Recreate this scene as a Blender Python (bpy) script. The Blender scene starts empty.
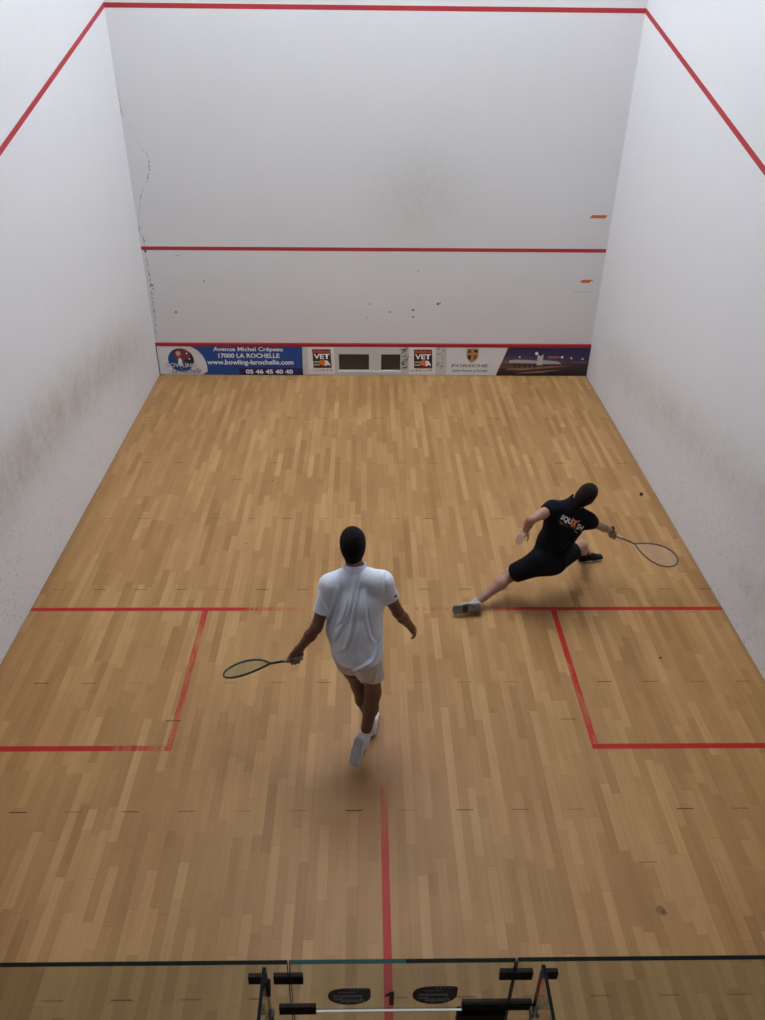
import bpy, bmesh, math, random
import numpy as np
from mathutils import Vector, Matrix
from mathutils.bvhtree import BVHTree

random.seed(7)
SC = bpy.context.scene
COL = SC.collection

# ------------------------------------------------------------------ camera
cam_data = bpy.data.cameras.new('camera')
cam = bpy.data.objects.new('camera', cam_data)
COL.objects.link(cam)
PITCH, YAW, ROLL = -0.57961, -0.01994, 0.01119
cp, sp, cy, sy = math.cos(PITCH), math.sin(PITCH), math.cos(YAW), math.sin(YAW)
fwd = Vector((-sy * cp, cy * cp, sp))
rt0 = Vector((cy, sy, 0))
up0 = rt0.cross(fwd)
rt = math.cos(ROLL) * rt0 + math.sin(ROLL) * up0
up = -math.sin(ROLL) * rt0 + math.cos(ROLL) * up0
cam.matrix_world = Matrix(((rt.x, up.x, -fwd.x, 3.0716), (rt.y, up.y, -fwd.y, -1.3285),
                           (rt.z, up.z, -fwd.z, 4.6986), (0, 0, 0, 1)))
cam_data.sensor_fit = 'HORIZONTAL'
cam_data.sensor_width = 36
cam_data.lens = 786.785 / 765 * 36
cam_data.shift_x = 3.541 / 765
cam_data.shift_y = 5.602 / 765
cam_data.clip_start = 0.05
SC.camera = cam

# ------------------------------------------------------------------ colour management and world
SC.view_settings.view_transform = 'Standard'
SC.view_settings.look = 'None'
SC.view_settings.gamma = 1
SC.view_settings.use_curve_mapping = False
SC.view_settings.exposure = 0.0
WORLD_STRENGTH = 0.06
LAMP_STRENGTH = 26.5
LAMP_SPOTS = [(x_, y_) for y_ in (5.5, 7.1, 8.6) for x_ in (1.8, 3.2, 4.6)]
world = bpy.data.worlds.new('hall_ambient')
SC.world = world
world.use_nodes = True
world.node_tree.nodes['Background'].inputs[0].default_value = (0.80, 0.88, 1.0, 1)
world.node_tree.nodes['Background'].inputs[1].default_value = WORLD_STRENGTH

# court dimensions (metres)
D, W = 9.711, 6.389
ZT, ZS, ZO = 0.458, 1.8375, 4.6258
CEIL = 10.0  # unseen ceiling, raised above a real court's height for the light falloff

# ------------------------------------------------------------------ node helpers
class S:
    """a socket with arithmetic"""
    def __init__(self, nt, sock): self.nt, self.s = nt, sock
    def _m(self, op, *others):
        n = self.nt.nodes.new('ShaderNodeMath'); n.operation = op
        for i, o in enumerate((self,) + others):
            if isinstance(o, S): self.nt.links.new(o.s, n.inputs[i])
            else: n.inputs[i].default_value = float(o)
        return S(self.nt, n.outputs[0])
    def __add__(self, o): return self._m('ADD', o)
    __radd__ = __add__
    def __sub__(self, o): return self._m('SUBTRACT', o)
    def __rsub__(self, o): return (self * -1) + o
    def __mul__(self, o): return self._m('MULTIPLY', o)
    __rmul__ = __mul__
    def __truediv__(self, o): return self._m('DIVIDE', o)
    def gt(self, o): return self._m('GREATER_THAN', o)
    def lt(self, o): return self._m('LESS_THAN', o)
    def floor(self): return self._m('FLOOR')
    def fract(self): return self._m('FRACT')
    def abs(self): return self._m('ABSOLUTE')
    def max(self, o): return self._m('MAXIMUM', o)
    def min(self, o): return self._m('MINIMUM', o)
    def pow(self, o): return self._m('POWER', o)
    def exp(self): return self._m('EXPONENT')
    def clamp(self):
        r = self._m('ADD', 0.0); r.s.node.use_clamp = True; return r

class Mat:
    def __init__(self, name, color=(0.8, 0.8, 0.8), rough=0.6, **kw):
        self.m = bpy.data.materials.new(name); self.m.use_nodes = True
        self.nt = self.m.node_tree
        self.b = self.nt.nodes['Principled BSDF']
        self.b.inputs['Base Color'].default_value = (*color, 1)
        self.b.inputs['Roughness'].default_value = rough
        for k, v in kw.items():
            self.b.inputs[k.replace('_', ' ')].default_value = v
    def obj_coord(self):
        t = self.nt.nodes.new('ShaderNodeTexCoord')
        return t.outputs['Object']
    def xyz(self, vec=None):
        s = self.nt.nodes.new('ShaderNodeSeparateXYZ')
        self.nt.links.new(vec if vec is not None else self.obj_coord(), s.inputs[0])
        return [S(self.nt, s.outputs[i]) for i in range(3)]
    def vec(self, x, y, z=0.0):
        c = self.nt.nodes.new('ShaderNodeCombineXYZ')
        for i, v in enumerate((x, y, z)):
            if isinstance(v, S): self.nt.links.new(v.s, c.inputs[i])
            else: c.inputs[i].default_value = v
        return c.outputs[0]
    def noise(self, vec, scale=5, detail=3, rough=0.55):
        n = self.nt.nodes.new('ShaderNodeTexNoise')
        n.inputs['Scale'].default_value = scale; n.inputs['Detail'].default_value = detail
        n.inputs['Roughness'].default_value = rough
        self.nt.links.new(vec, n.inputs['Vector'])
        return S(self.nt, n.outputs[0])
    def white(self, vec):
        n = self.nt.nodes.new('ShaderNodeTexWhiteNoise'); n.noise_dimensions = '3D'
        self.nt.links.new(vec, n.inputs['Vector'])
        return S(self.nt, n.outputs['Value'])
    def voronoi(self, vec, scale):
        n = self.nt.nodes.new('ShaderNodeTexVoronoi'); n.inputs['Scale'].default_value = scale
        self.nt.links.new(vec, n.inputs['Vector'])
        return S(self.nt, n.outputs['Distance'])
    def ramp(self, fac, stops, interp='LINEAR'):
        n = self.nt.nodes.new('ShaderNodeValToRGB'); n.color_ramp.interpolation = interp
        e = n.color_ramp.elements
        while len(e) < len(stops): e.new(0.5)
        for i, (p, c) in enumerate(stops):
            e[i].position = p
            e[i].color = (*c, 1) if isinstance(c, tuple) else (c, c, c, 1)
        self.nt.links.new(fac.s, n.inputs[0])
        return n.outputs[0]
    def mix(self, fac, a, b):
        n = self.nt.nodes.new('ShaderNodeMix'); n.data_type = 'RGBA'
        if isinstance(fac, S): self.nt.links.new(fac.s, n.inputs[0])
        else: n.inputs[0].default_value = fac
        for k, v in ((6, a), (7, b)):
            if isinstance(v, tuple): n.inputs[k].default_value = (*v, 1)
            else: self.nt.links.new(v, n.inputs[k])
        return n.outputs[2]
    def color(self, sock): self.nt.links.new(sock, self.b.inputs['Base Color'])
    def bump(self, h, strength=0.3, dist=0.01):
        n = self.nt.nodes.new('ShaderNodeBump')
        n.inputs['Strength'].default_value = strength; n.inputs['Distance'].default_value = dist
        self.nt.links.new(h.s, n.inputs['Height'])
        self.nt.links.new(n.outputs[0], self.b.inputs['Normal'])

def rect(x, y, x0, x1, y0, y1):
    return x.gt(x0) * x.lt(x1) * y.gt(y0) * y.lt(y1)

# ------------------------------------------------------------------ object helpers
def tag(o, label=None, cat=None, group=None, kind=None):
    if label: o['label'] = label
    if cat: o['category'] = cat
    if group: o['group'] = group
    if kind: o['kind'] = kind
    return o

def link(name, me, mat=None, parent=None, smooth=False):
    o = bpy.data.objects.new(name, me); COL.objects.link(o)
    me.name = name
    if mat is not None:
        me.materials.clear()
        me.materials.append(mat.m if isinstance(mat, Mat) else mat)
    if smooth:
        me.polygons.foreach_set('use_smooth', [True] * len(me.polygons))
    if parent is not None:
        o.parent = parent
        o.matrix_parent_inverse = Matrix.Translation(-Vector(parent.location))
    return o

def empty(name, loc, label, cat, group=None):
    o = bpy.data.objects.new(name, None); COL.objects.link(o)
    o.location = loc; o.empty_display_size = 0.1
    bpy.context.view_layer.update()
    return tag(o, label, cat, group)

def from_bm(name, bm, mat, parent=None, smooth=False):
    me = bpy.data.meshes.new(name); bm.to_mesh(me); bm.free()
    return link(name, me, mat, parent, smooth)

def box_bm(lo, hi, bevel=0.0, bm=None):
    own = bmesh.new()
    bmesh.ops.create_cube(own, size=1)
    lo, hi = Vector(lo), Vector(hi)
    for v in own.verts:
        v.co = Vector([lo[i] + (v.co[i] + 0.5) * (hi[i] - lo[i]) for i in range(3)])
    if bevel:
        bmesh.ops.bevel(own, geom=own.edges[:], offset=bevel, segments=2, affect='EDGES', profile=0.5)
    if bm is None: return own
    me = bpy.data.meshes.new('tmp'); own.to_mesh(me); own.free(); bm.from_mesh(me); bpy.data.meshes.remove(me)
    return bm

def box(name, lo, hi, mat, parent=None, bevel=0.0):
    return from_bm(name, box_bm(lo, hi, bevel), mat, parent)

def tube_bm(bm, pts, rad, seg=8, closed=False):
    """sweep a circle (or per-point (ra,rb)) along points"""
    pts = [Vector(p) for p in pts]; n = len(pts); rings = []
    prev = None
    for i, p in enumerate(pts):
        a = pts[(i - 1) % n] if (closed or i > 0) else p
        b = pts[(i + 1) % n] if (closed or i < n - 1) else p
        t = (b - a).normalized()
        if prev is None:
            ref = Vector((0, 0, 1)) if abs(t.z) < 0.9 else Vector((1, 0, 0))
            u = (ref - t * ref.dot(t)).normalized()
        else:
            u = (prev - t * prev.dot(t)).normalized()
        prev = u; w = t.cross(u)
        r = rad[i] if isinstance(rad, (list, tuple)) else rad
        rings.append([bm.verts.new(p + (u * math.cos(k * 2 * math.pi / seg) + w * math.sin(k * 2 * math.pi / seg)) * r) for k in range(seg)])
    for i in range(n if closed else n - 1):
        A, B = rings[i], rings[(i + 1) % n]
        for k in range(seg):
            bm.faces.new((A[k], A[(k + 1) % seg], B[(k + 1) % seg], B[k]))
    if not closed:
        bm.faces.new(rings[0][::-1]); bm.faces.new(rings[-1])
    return bm

def poly_plate(name, pts2, y, mat, parent=None, thick=0.001):
    """flat polygon in the xz plane facing -y, at depth y, with a little thickness"""
    bm = bmesh.new()
    f = [bm.verts.new((p[0], y, p[1])) for p in pts2]
    k = [bm.verts.new((p[0], y + thick, p[1])) for p in pts2]
    n = len(f)
    fa = bm.faces.new(f); bm.faces.new(k[::-1])
    for i in range(n): bm.faces.new((f[i], k[i], k[(i + 1) % n], f[(i + 1) % n]))
    bmesh.ops.recalc_face_normals(bm, faces=bm.faces[:])
    return from_bm(name, bm, mat, parent)

def text_mesh(body, bold=0.0, shear=0.0):
    cu = bpy.data.curves.new('lettering', 'FONT'); cu.body = body
    cu.offset = bold; cu.shear = shear; cu.resolution_u = 3
    to = bpy.data.objects.new('lettering', cu); COL.objects.link(to)
    bpy.context.view_layer.update()
    me = bpy.data.meshes.new_from_object(to.evaluated_get(bpy.context.evaluated_depsgraph_get()))
    bpy.data.objects.remove(to); bpy.data.curves.remove(cu)
    return me

def lettering(name, body, x0, x1, z0, z1, y, mat, parent, bold=0.012, shear=0.0):
    me = text_mesh(body, bold, shear)
    xs = [v.co.x for v in me.vertices]; ys = [v.co.y for v in me.vertices]
    ax, bx, ay, by = min(xs), max(xs), min(ys), max(ys)
    for v in me.vertices:
        v.co = Vector((x0 + (v.co.x - ax) / (bx - ax) * (x1 - x0), y, z0 + (v.co.y - ay) / (by - ay) * (z1 - z0)))
    return link(name, me, mat, parent)

def disc_pts(cx, cz, rx, rz, n=32, a0=0, a1=2 * math.pi):
    return [(cx + rx * math.cos(a0 + (a1 - a0) * i / n), cz + rz * math.sin(a0 + (a1 - a0) * i / n)) for i in range(n)]

# ------------------------------------------------------------------ floor material
RED_FLOOR = (0.37, 0.010, 0.011)
def floor_material():
    m = Mat('sprung_beech_floor', rough=0.5)
    m.b.inputs['Specular IOR Level'].default_value = 0.15
    x, y, z = m.xyz()
    bi = (x / 0.1285).floor()
    si = (x / 0.06425).floor()
    r1 = m.white(m.vec(si, 3.7, 1.0))
    yy = y / 0.54 + r1 * 9.0
    cell = yy.floor()
    tone = m.white(m.vec(si, cell, 5.0))
    # strips of one stave differ again in length
    r2 = m.white(m.vec(si, 9.1, 4.0))
    cell2 = (y / 1.37 + r2 * 7.0).floor()
    tone2 = m.white(m.vec(si, cell2, 8.0))
    t = tone * 0.65 + tone2 * 0.35
    grain = m.noise(m.vec(x * 60.0, y * 2.5, si * 0.37), 1.0, 4, 0.6)
    blotch = m.noise(m.vec(x, y, 0.0), 1.3, 3, 0.5)
    fiber = m.noise(m.vec(x * 26.0, y * 1.1, 2.0), 1.0, 2, 0.5)
    t = (t * 0.48 + grain * 0.26 + fiber * 0.20 + blotch * 0.30 - 0.11).clamp()
    wood = m.ramp(t, [(0.0, (0.215, 0.105, 0.038)), (0.30, (0.305, 0.160, 0.060)), (0.55, (0.38, 0.209, 0.081)), (0.8, (0.475, 0.280, 0.118)), (1.0, (0.56, 0.35, 0.165))])
    # fine side gaps between the staves
    ex = (x / 0.06425).fract()
    gap = ex.lt(0.03) * 0.28
    col = m.mix(gap, wood, (0.12, 0.06, 0.03))
    # end joints of the boards: dark slits at staggered, repeating rows
    bj = ((x + 0.03) / 0.1285).floor()
    cls = (bj / 3.0 + 0.01).fract() * 3.0          # three joint rows repeating across the boards
    ph = 1.0 - (0.9078 + (cls.gt(0.5) * cls.lt(1.5)) * -0.6667 + cls.gt(1.5) * -0.3331) + m.white(m.vec(bj, 2.0, 6.0)).gt(0.80) * 0.1102
    ye = (y / 3.675 + ph).fract()
    on = 0.25 + m.white(m.vec(bj, ((y / 3.675 + ph)).floor(), 3.0)) * 0.75
    xin = ((x + 0.03) / 0.1285).fract()
    slit = (ye.lt(0.0024)) * on * xin.gt(0.04) * xin.lt(0.96)
    # ends of single staves: faint
    col = m.mix((yy.fract().lt(0.006)) * 0.30, col, (0.10, 0.05, 0.025))
    # --- painted lines with worn areas
    fine = m.noise(m.vec(x * 1.0, y * 0.8, 0.3), 120.0, 5, 0.8)
    streak = m.noise(m.vec(x * 30.0, y * 4.0, 0.8), 1.0, 2, 0.5)
    n = fine * 0.7 + streak * 0.3
    ys, yb, xl, xr = 4.2755, 2.667, 1.600, 4.806
    h = 0.025
    def worn(mask, wear):   # wear 0 = solid, 1 = gone
        thr = wear * 0.42 + 0.29
        return mask * ((n - thr) * 9.0 + (0.5)).clamp() if isinstance(wear, S) else mask * ((n - (wear * 0.42 + 0.29)) * 9.0 + 0.5).clamp()
    short = rect(x, y, 0, W, ys - h, ys + h)
    ws = m.ramp(x / W, [(0.0, 0.0), (0.285, 0.05), (0.31, 0.45), (0.36, 0.60), (0.40, 0.72), (0.60, 0.66), (0.655, 0.62), (0.685, 0.4), (0.72, 0.0), (1.0, 0.0)])
    ws = S(m.nt, ws)
    L = worn(short, ws)
    lbs = rect(x, y, xl - h, xl + h, yb - h, ys - h)
    L = L.max(worn(lbs, 0.40 + (ys - y) * 0.06))
    rbs = rect(x, y, xr - h, xr + h, yb - h, ys - h)
    L = L.max(worn(rbs, 0.24 + (ys - y) * 0.12))
    wl = S(m.nt, m.ramp(x / W, [(0.0, 0.0), (0.16, 0.05), (0.19, 0.35), (0.25, 0.55), (1.0, 0.55)]))
    L = L.max(worn(rect(x, y, 0, xl + h, yb - h, yb + h), wl))
    L = L.max(worn(rect(x, y, xr - h, W, yb - h, yb + h), 0.12))
    wh = S(m.nt, m.ramp(y / 4.3, [(0.0, 0.0), (0.38, 0.10), (0.44, 0.35), (0.52, 0.55), (0.60, 0.88), (1.0, 0.98)]))
    L = L.max(worn(rect(x, y, 3.2 - h, 3.2 + h, 0, ys - h), wh))
    paint = m.mix(fine * 0.5, RED_FLOOR, (0.42, 0.022, 0.020))
    col = m.mix(L * 0.98, col, paint)
    # scuff where the lines were rubbed away
    rub = ((y - 2.4) * (y - 2.4) * -1.6 + (x - 3.15) * (x - 3.15) * -6.0).exp()
    col = m.mix(rub * streak * 0.45, col, (0.33, 0.15, 0.10))
    col = m.mix(slit * 1.0, col, (0.03, 0.018, 0.012))
    # black tape remnant and small stains
    col = m.mix(rect(x, y, 2.60, 2.73, ys - 0.025, ys + 0.02) * fine.gt(0.45) * 0.7, col, (0.07, 0.06, 0.05))
    def blob(cx, cy, r, k, c):
        nonlocal col
        d = ((x - cx) * (x - cx) + (y - cy) * (y - cy)).pow(0.5) + (fine - 0.5) * r * 0.9
        col = m.mix(d.lt(r) * k, col, c)
    blob(4.90, 1.385, 0.028, 0.55, (0.10, 0.055, 0.03))
    blob(4.915, 1.37, 0.018, 0.5, (0.07, 0.045, 0.03))
    blob(5.60, 3.62, 0.016, 0.8, (0.05, 0.03, 0.02))
    blob(6.32, 5.42, 0.016, 0.8, (0.45, 0.04, 0.03))
    blob(1.84, 5.32, 0.010, 0.8, (0.04, 0.03, 0.02))
    blob(1.98, 6.60, 0.012, 0.8, (0.05, 0.03, 0.02))
    # floor darker in a narrow strip along both side walls
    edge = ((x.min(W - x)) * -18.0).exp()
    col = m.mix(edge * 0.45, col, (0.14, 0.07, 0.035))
    m.color(col)
    rr = (grain * 0.14 + 0.36)
    m.nt.links.new(rr.s, m.b.inputs['Roughness'])
    m.bump(grain * 0.15 - gap - slit * 2.0, 0.12, 0.002)
    return m

# ------------------------------------------------------------------ wall materials
WALL = (0.745, 0.745, 0.765)
RED_WALL = (0.42, 0.012, 0.020)
def marks(m, a, b, col, zmax, scale, thr, seed, strength):
    """small ball marks, denser low on the wall; a along the wall, b height"""
    v = m.vec(a * 1.0, b * 0.75, seed)
    vo = m.voronoi(v, scale)
    dens = m.noise(m.vec(a, b, seed + 3.0), 2.3, 3, 0.6)
    keep = m.white(m.vec((a * scale * 0.5).floor(), (b * scale * 0.5).floor(), seed)).gt(0.35)
    low = ((zmax - b) / zmax * 1.6).clamp()
    f = (vo.lt(thr)) * keep * ((dens - 0.42) * 6.0).clamp() * low * strength
    return m.mix(f, col, (0.13, 0.12, 0.12))

def side_wall_material(name, right):
    m = Mat(name, rough=0.68, Specular_IOR_Level=0.15)
    x, y, z = m.xyz()
    big = m.noise(m.vec(0.0, y * 1.2, z * 0.5), 1.5, 3, 0.5)
    streak = m.noise(m.vec(0.5, y * 7.0, z * 1.1), 1.6, 3, 0.6)
    fine = m.noise(m.vec(0.2, y, z), 45.0, 3, 0.6)
    col = m.mix((big * 0.5 + streak * 0.4 - 0.18).clamp(), WALL, (0.69, 0.685, 0.70))
    patch = m.noise(m.vec(7.7, y * 1.6, z * 1.6), 2.2, 4, 0.6)
    # brownish scuffed band left by years of length shots
    zc = 1.24 - ((y - 4.6).max(0.0).pow(2.0)) * 0.024
    if right: zc = 1.20 - (y - 4.2).max(0.0) * 0.115
    dz = (z - zc) / (0.36 if not right else 0.30)
    band = (dz * dz * -1.0).exp()
    reach = S(m.nt, m.ramp(y / 10.0, [(0.0, 0.8), (0.55, 0.85), (0.80, 0.75), (0.90, 0.35), (0.97, 0.0)]))
    if right: reach = S(m.nt, m.ramp(y / 10.0, [(0.0, 0.7), (0.5, 0.6), (0.65, 0.62), (0.80, 0.5), (0.92, 0.0)]))
    mott = m.noise(m.vec(3.3, y, z), 14.0, 4, 0.7)
    f = (band * reach * (streak * 0.30 + patch * 0.75 + mott * 0.75 - 0.38)).clamp() * (1.2 if not right else 0.9)
    col = m.mix(f.clamp(), col, (0.40, 0.345, 0.265))
    col = marks(m, y, z, col, 1.9, 26.0, 0.16, 1.5 if right else 4.5, 0.5)
    col = marks(m, y, z, col, 1.3, 42.0, 0.24, 11.5 if right else 14.5, 0.55)
    if right:   # a darker cluster of ball marks near the service box
        dd = ((y - 3.75) * (y - 3.75) * -3.0 + (z - 0.55) * (z - 0.55) * -7.0).exp()
        col = m.mix((dd * (patch * 1.4 - 0.35)).clamp() * 0.55, col, (0.28, 0.26, 0.25))
    # sloping out line
    zl = 2.0216 + (ZO - 2.0216) / D * y
    line = (z - zl).abs().lt(0.0285 + 0.0) * ((fine - 0.22) * 12.0).clamp()
    col = m.mix(line * 0.95, col, m.mix(fine * 0.6, RED_WALL, (0.42, 0.02, 0.03)))
    # plaster above the line is patchier
    above = z.gt(zl + 0.03)
    col = m.mix(above * (patch - 0.38).clamp() * 0.8, col, (0.66, 0.71, 0.73))
    m.color(col)
    m.bump(fine * 0.4 + patch * 0.8 + streak * 0.5, 0.22, 0.006)
    return m

def front_wall_material():
    m = Mat('front_wall_plaster', rough=0.65, Specular_IOR_Level=0.15)
    x, y, z = m.xyz()
    big = m.noise(m.vec(x * 0.8, 0.0, z * 0.8), 1.2, 3, 0.5)
    fine = m.noise(m.vec(x, 0.3, z), 60.0, 3, 0.6)
    col = m.mix((big - 0.3).clamp() * 0.5, (0.70, 0.695, 0.70), (0.655, 0.64, 0.64))
    # greyish smudge of ball hits high on the wall; a warmer band low across it
    sm = ((x - 3.8) * (x - 3.8) * -2.2 + (z - 2.55) * (z - 2.55) * -3.0).exp() * m.noise(m.vec(x, 1.0, z), 7.0, 3, 0.7)
    col = m.mix(sm * 0.80, col, (0.48, 0.47, 0.43))
    sm2 = ((z - 0.95) * (z - 0.95) * -3.0).exp() * big
    col = m.mix(sm2 * 0.25, col, (0.60, 0.53, 0.50))
    col = m.mix(m.voronoi(m.vec(x, 0.7, z), 9.0).lt(0.07) * big.gt(0.5) * 0.35, col, (0.45, 0.45, 0.44))
    # filled dowel dots, lighter
    # lines
    edge = x.gt(0.0)
    service = (z - ZS).abs().lt(0.025) * edge * x.lt(6.385)
    out = (z - (ZO + 0.0)).abs().lt(0.026)
    col = m.mix((service + out).clamp() * 0.96, col, m.mix((fine - 0.2).clamp(), RED_WALL, (0.40, 0.015, 0.02)))
    # crack wandering down near the left corner
    pts = [(0.60, 0.020), (0.90, 0.050), (1.23, 0.047), (1.47, 0.060), (1.75, 0.050), (1.90, 0.050), (1.97, 0.055), (2.05, -0.02 + 0.03), (2.20, 0.03), (2.46, 0.083),
           (2.60, 0.14), (2.685, 0.205), (2.83, 0.26), (2.986, 0.275), (3.12, 0.175), (3.33, 0.11), (3.42, 0.02), (3.95, -0.005 + 0.012)]
    cx = S(m.nt, m.ramp(z / 5.0, [(a / 5.0, b * 2.0) for a, b in pts])) * 0.5
    wob = (m.noise(m.vec(0.0, 0.0, z), 22.0, 4, 0.75) - 0.5) * 0.10
    vis = S(m.nt, m.ramp(z / 5.0, [(0.10, 0.0), (0.13, 0.55), (0.20, 0.8), (0.41, 0.9), (0.425, 0.2), (0.46, 0.2), (0.50, 0.6), (0.52, 0.3), (0.535, 0.8), (0.60, 0.8), (0.62, 0.12), (0.68, 0.15), (0.70, 0.5), (0.79, 0.0)]))
    dash = m.noise(m.vec(0.0, 4.0, z), 13.0, 4, 0.8)
    d = (x - cx - wob).abs()
    crack = (d.lt((dash - 0.46).clamp() * 0.085)) * vis * z.lt(3.95) * z.gt(0.55)
    col = m.mix(crack, col, (0.10, 0.09, 0.085))
    chips = [(3.417, 0.962, .014), (3.747, 0.993, .02), (4.101, 1.082, .022), (4.13, 1.095, .012), (3.75, 0.89, .017), (3.13, 1.077, .012), (0.358, 0.947, .018), (0.807, 1.393, .012),
             (0.436, 1.748, .008), (0.48, 1.742, .010), (0.518, 1.748, .008), (0.075, 1.33, .018), (0.085, 1.28, .012), (3.09, 0.88, .009), (3.8, 1.55, .010), (0.05, 1.80, .02)]
    f = None
    for cx_, cz_, r in chips:
        dd = (x - cx_) * (x - cx_) + (z - cz_) * (z - cz_) * 1.4
        g = (dd + (fine - 0.5) * r * r * 2.2).lt(r * r)
        f = g if f is None else f.max(g)
    col = m.mix(f * 0.85, col, (0.10, 0.08, 0.08))
    # fine horizontal scratch under the lower orange tape
    col = m.mix(rect(x, z, 6.02, 6.30, 1.262, 1.274) * fine.gt(0.42) * 0.5, col, (0.35, 0.34, 0.33))
    m.color(col)
    m.bump(fine * 0.3 + big, 0.12, 0.005)
    return m

MAT_FLOOR = floor_material()
# ------------------------------------------------------------------ room shell
T = 0.2
Y0 = -3.2
tag(box('floor', (-T, Y0, -0.15), (W + T, D + T, 0), MAT_FLOOR), kind='structure')
tag(box('wall_left', (-T, 0.0, 0), (0, D + T, CEIL), side_wall_material('left_wall_plaster', False)), kind='structure')
tag(box('wall_right', (W, 0.0, 0), (W + T, D + T, CEIL), side_wall_material('right_wall_plaster', True)), kind='structure')
tag(box('wall_front', (0, D, 0), (W, D + T, CEIL), front_wall_material()), kind='structure')
ceil_mat = Mat('ceiling_paint', (0.30, 0.30, 0.31), 0.8)  # out of view; kept dark to take light off the upper walls
tag(box('ceiling', (-T, Y0, CEIL), (W + T, D + T, CEIL + 0.15), ceil_mat), kind='structure')
hall_mat = Mat('hall_wall_paint', (0.30, 0.30, 0.32), 0.8)
tag(box('wall_back', (-T, Y0 - 0.15, 0), (W + T, Y0, CEIL), hall_mat), kind='structure')

# ------------------------------------------------------------------ ceiling lights
lamp_white = Mat('lamp_housing', (0.85, 0.85, 0.85), 0.4)
lamp_glow = Mat('lamp_diffuser', (0.9, 0.9, 0.9), 0.5)
lamp_glow.b.inputs['Emission Color'].default_value = (0.88, 0.94, 1.0, 1)
lamp_glow.b.inputs['Emission Strength'].default_value = LAMP_STRENGTH
def ceiling_light():
    r = empty('ceiling_light', (0, 0, CEIL), 'white fluorescent court light on the ceiling', 'ceiling light', 'court lights')
    box('housing', (-0.68, -0.33, CEIL - 0.09), (0.68, 0.33, CEIL), lamp_white, r, 0.01)
    box('diffuser', (-0.65, -0.30, CEIL - 0.105), (0.65, 0.30, CEIL - 0.088), lamp_glow, r, 0.004)
    return r
proto = ceiling_light()
for i, (lx, ly) in enumerate(LAMP_SPOTS):
    if i == 0: r = proto
    else:
        r = proto.copy(); COL.objects.link(r)
        for ch in [c for c in proto.children]:
            c = ch.copy(); COL.objects.link(c); c.parent = r; c.matrix_parent_inverse = ch.matrix_parent_inverse.copy()
    r.location = (lx, ly, CEIL)
    r['label'] = ('white fluorescent court light on the ceiling, %s row, %s side'
                  % (('rear', 'middle', 'front')[i // 3], ('left', 'centre', 'right')[i % 3]))

# ------------------------------------------------------------------ tin boards along the foot of the front wall
white_board = Mat('white_printed_board', (0.70, 0.70, 0.70), 0.4)
blue = Mat('blue_print', (0.010, 0.065, 0.27), 0.4)
navy = Mat('navy_print', (0.010, 0.014, 0.10), 0.4)
txt_white = Mat('white_print', (0.82, 0.82, 0.85), 0.5)
black = Mat('black_print', (0.015, 0.014, 0.016), 0.45)
gray_print = Mat('grey_print', (0.16, 0.17, 0.18), 0.5)
red_strip = Mat('red_tin_rail', (0.36, 0.011, 0.018), 0.55)
rs = tag(from_bm('trim_1', box_bm((0.0, D - 0.036, 0.447), (W, D, 0.494), 0.004), red_strip), kind='structure')
YB = D - 0.030     # front face of the boards

# left advert
a = empty('advertising_board', (1.08, D, 0), 'blue and white bowling alley advertising board at the left foot of the front wall', 'advertising board', None)
box('backing_board', (0.012, YB, 0.005), (2.135, D - 0.001, 0.430), white_board, a, 0.002)
dark_edge = Mat('dark_board_edge', (0.02, 0.02, 0.02), 0.6)
box('edge_strip', (0.0, YB - 0.002, 0.0), (0.012, D - 0.001, 0.432), dark_edge, a)
poly_plate('blue_field', [(0.635, 0.006)] + [(0.42 + 0.30 * math.cos(t), 0.10 + 0.34 * math.sin(t)) for t in [math.radians(v) for v in (-8, 5, 15, 25, 35, 45, 55, 65, 74)]] + [(0.53, 0.430), (2.133, 0.430), (2.133, 0.006)], YB - 0.0015, blue, a)
poly_plate('navy_field', [(1.19, 0.006), (1.19, 0.112), (2.133, 0.112), (2.133, 0.006)], YB - 0.003, navy, a)
Y3 = YB - 0.0045
lettering('address_lettering', 'Avenue Michel Crépeau', 0.835, 1.85, 0.345, 0.425, Y3, txt_white, a, 0.022)
lettering('city_lettering', '17000 LA ROCHELLE', 0.90, 1.80, 0.262, 0.330, Y3, txt_white, a, 0.028)
lettering('website_lettering', 'www.bowling-larochelle.com', 0.725, 2.00, 0.140, 0.235, Y3, txt_white, a, 0.024)
lettering('phone_lettering', '05 46 45 40 40', 1.285, 1.985, 0.022, 0.090, Y3, txt_white, a, 0.034)
# round bowling emblem
poly_plate('emblem_disc', disc_pts(0.345, 0.225, 0.19, 0.175), YB - 0.0015, blue, a)
poly_plate('emblem_shadow', disc_pts(0.345, 0.225, 0.19, 0.175, 26, math.radians(-42), math.radians(128)), YB - 0.0025, black, a)
ball_red = Mat('maroon_print', (0.20, 0.035, 0.04), 0.4)
poly_plate('bowling_ball_print', disc_pts(0.36, 0.305, 0.125, 0.085), YB - 0.0035, ball_red, a)
pink = Mat('pink_highlight_print', (0.62, 0.36, 0.36), 0.4)
poly_plate('ball_highlight', disc_pts(0.315, 0.325, 0.035, 0.035, 16), YB - 0.0045, pink, a)
poly_plate('ball_spot', disc_pts(0.44, 0.325, 0.012, 0.012, 12), YB - 0.0045, txt_white, a)
poly_plate('ball_spot', disc_pts(0.47, 0.245, 0.012, 0.012, 12), YB - 0.0045, txt_white, a)
poly_plate('skittle_print', [(0.30, 0.17), (0.305, 0.235), (0.33, 0.262), (0.355, 0.235), (0.362, 0.17), (0.35, 0.14), (0.315, 0.14)], YB - 0.0045, txt_white, a)
lettering('emblem_lettering', 'BOWLING', 0.12, 0.565, 0.115, 0.185, YB - 0.0055, gray_print, a, 0.035)
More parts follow.
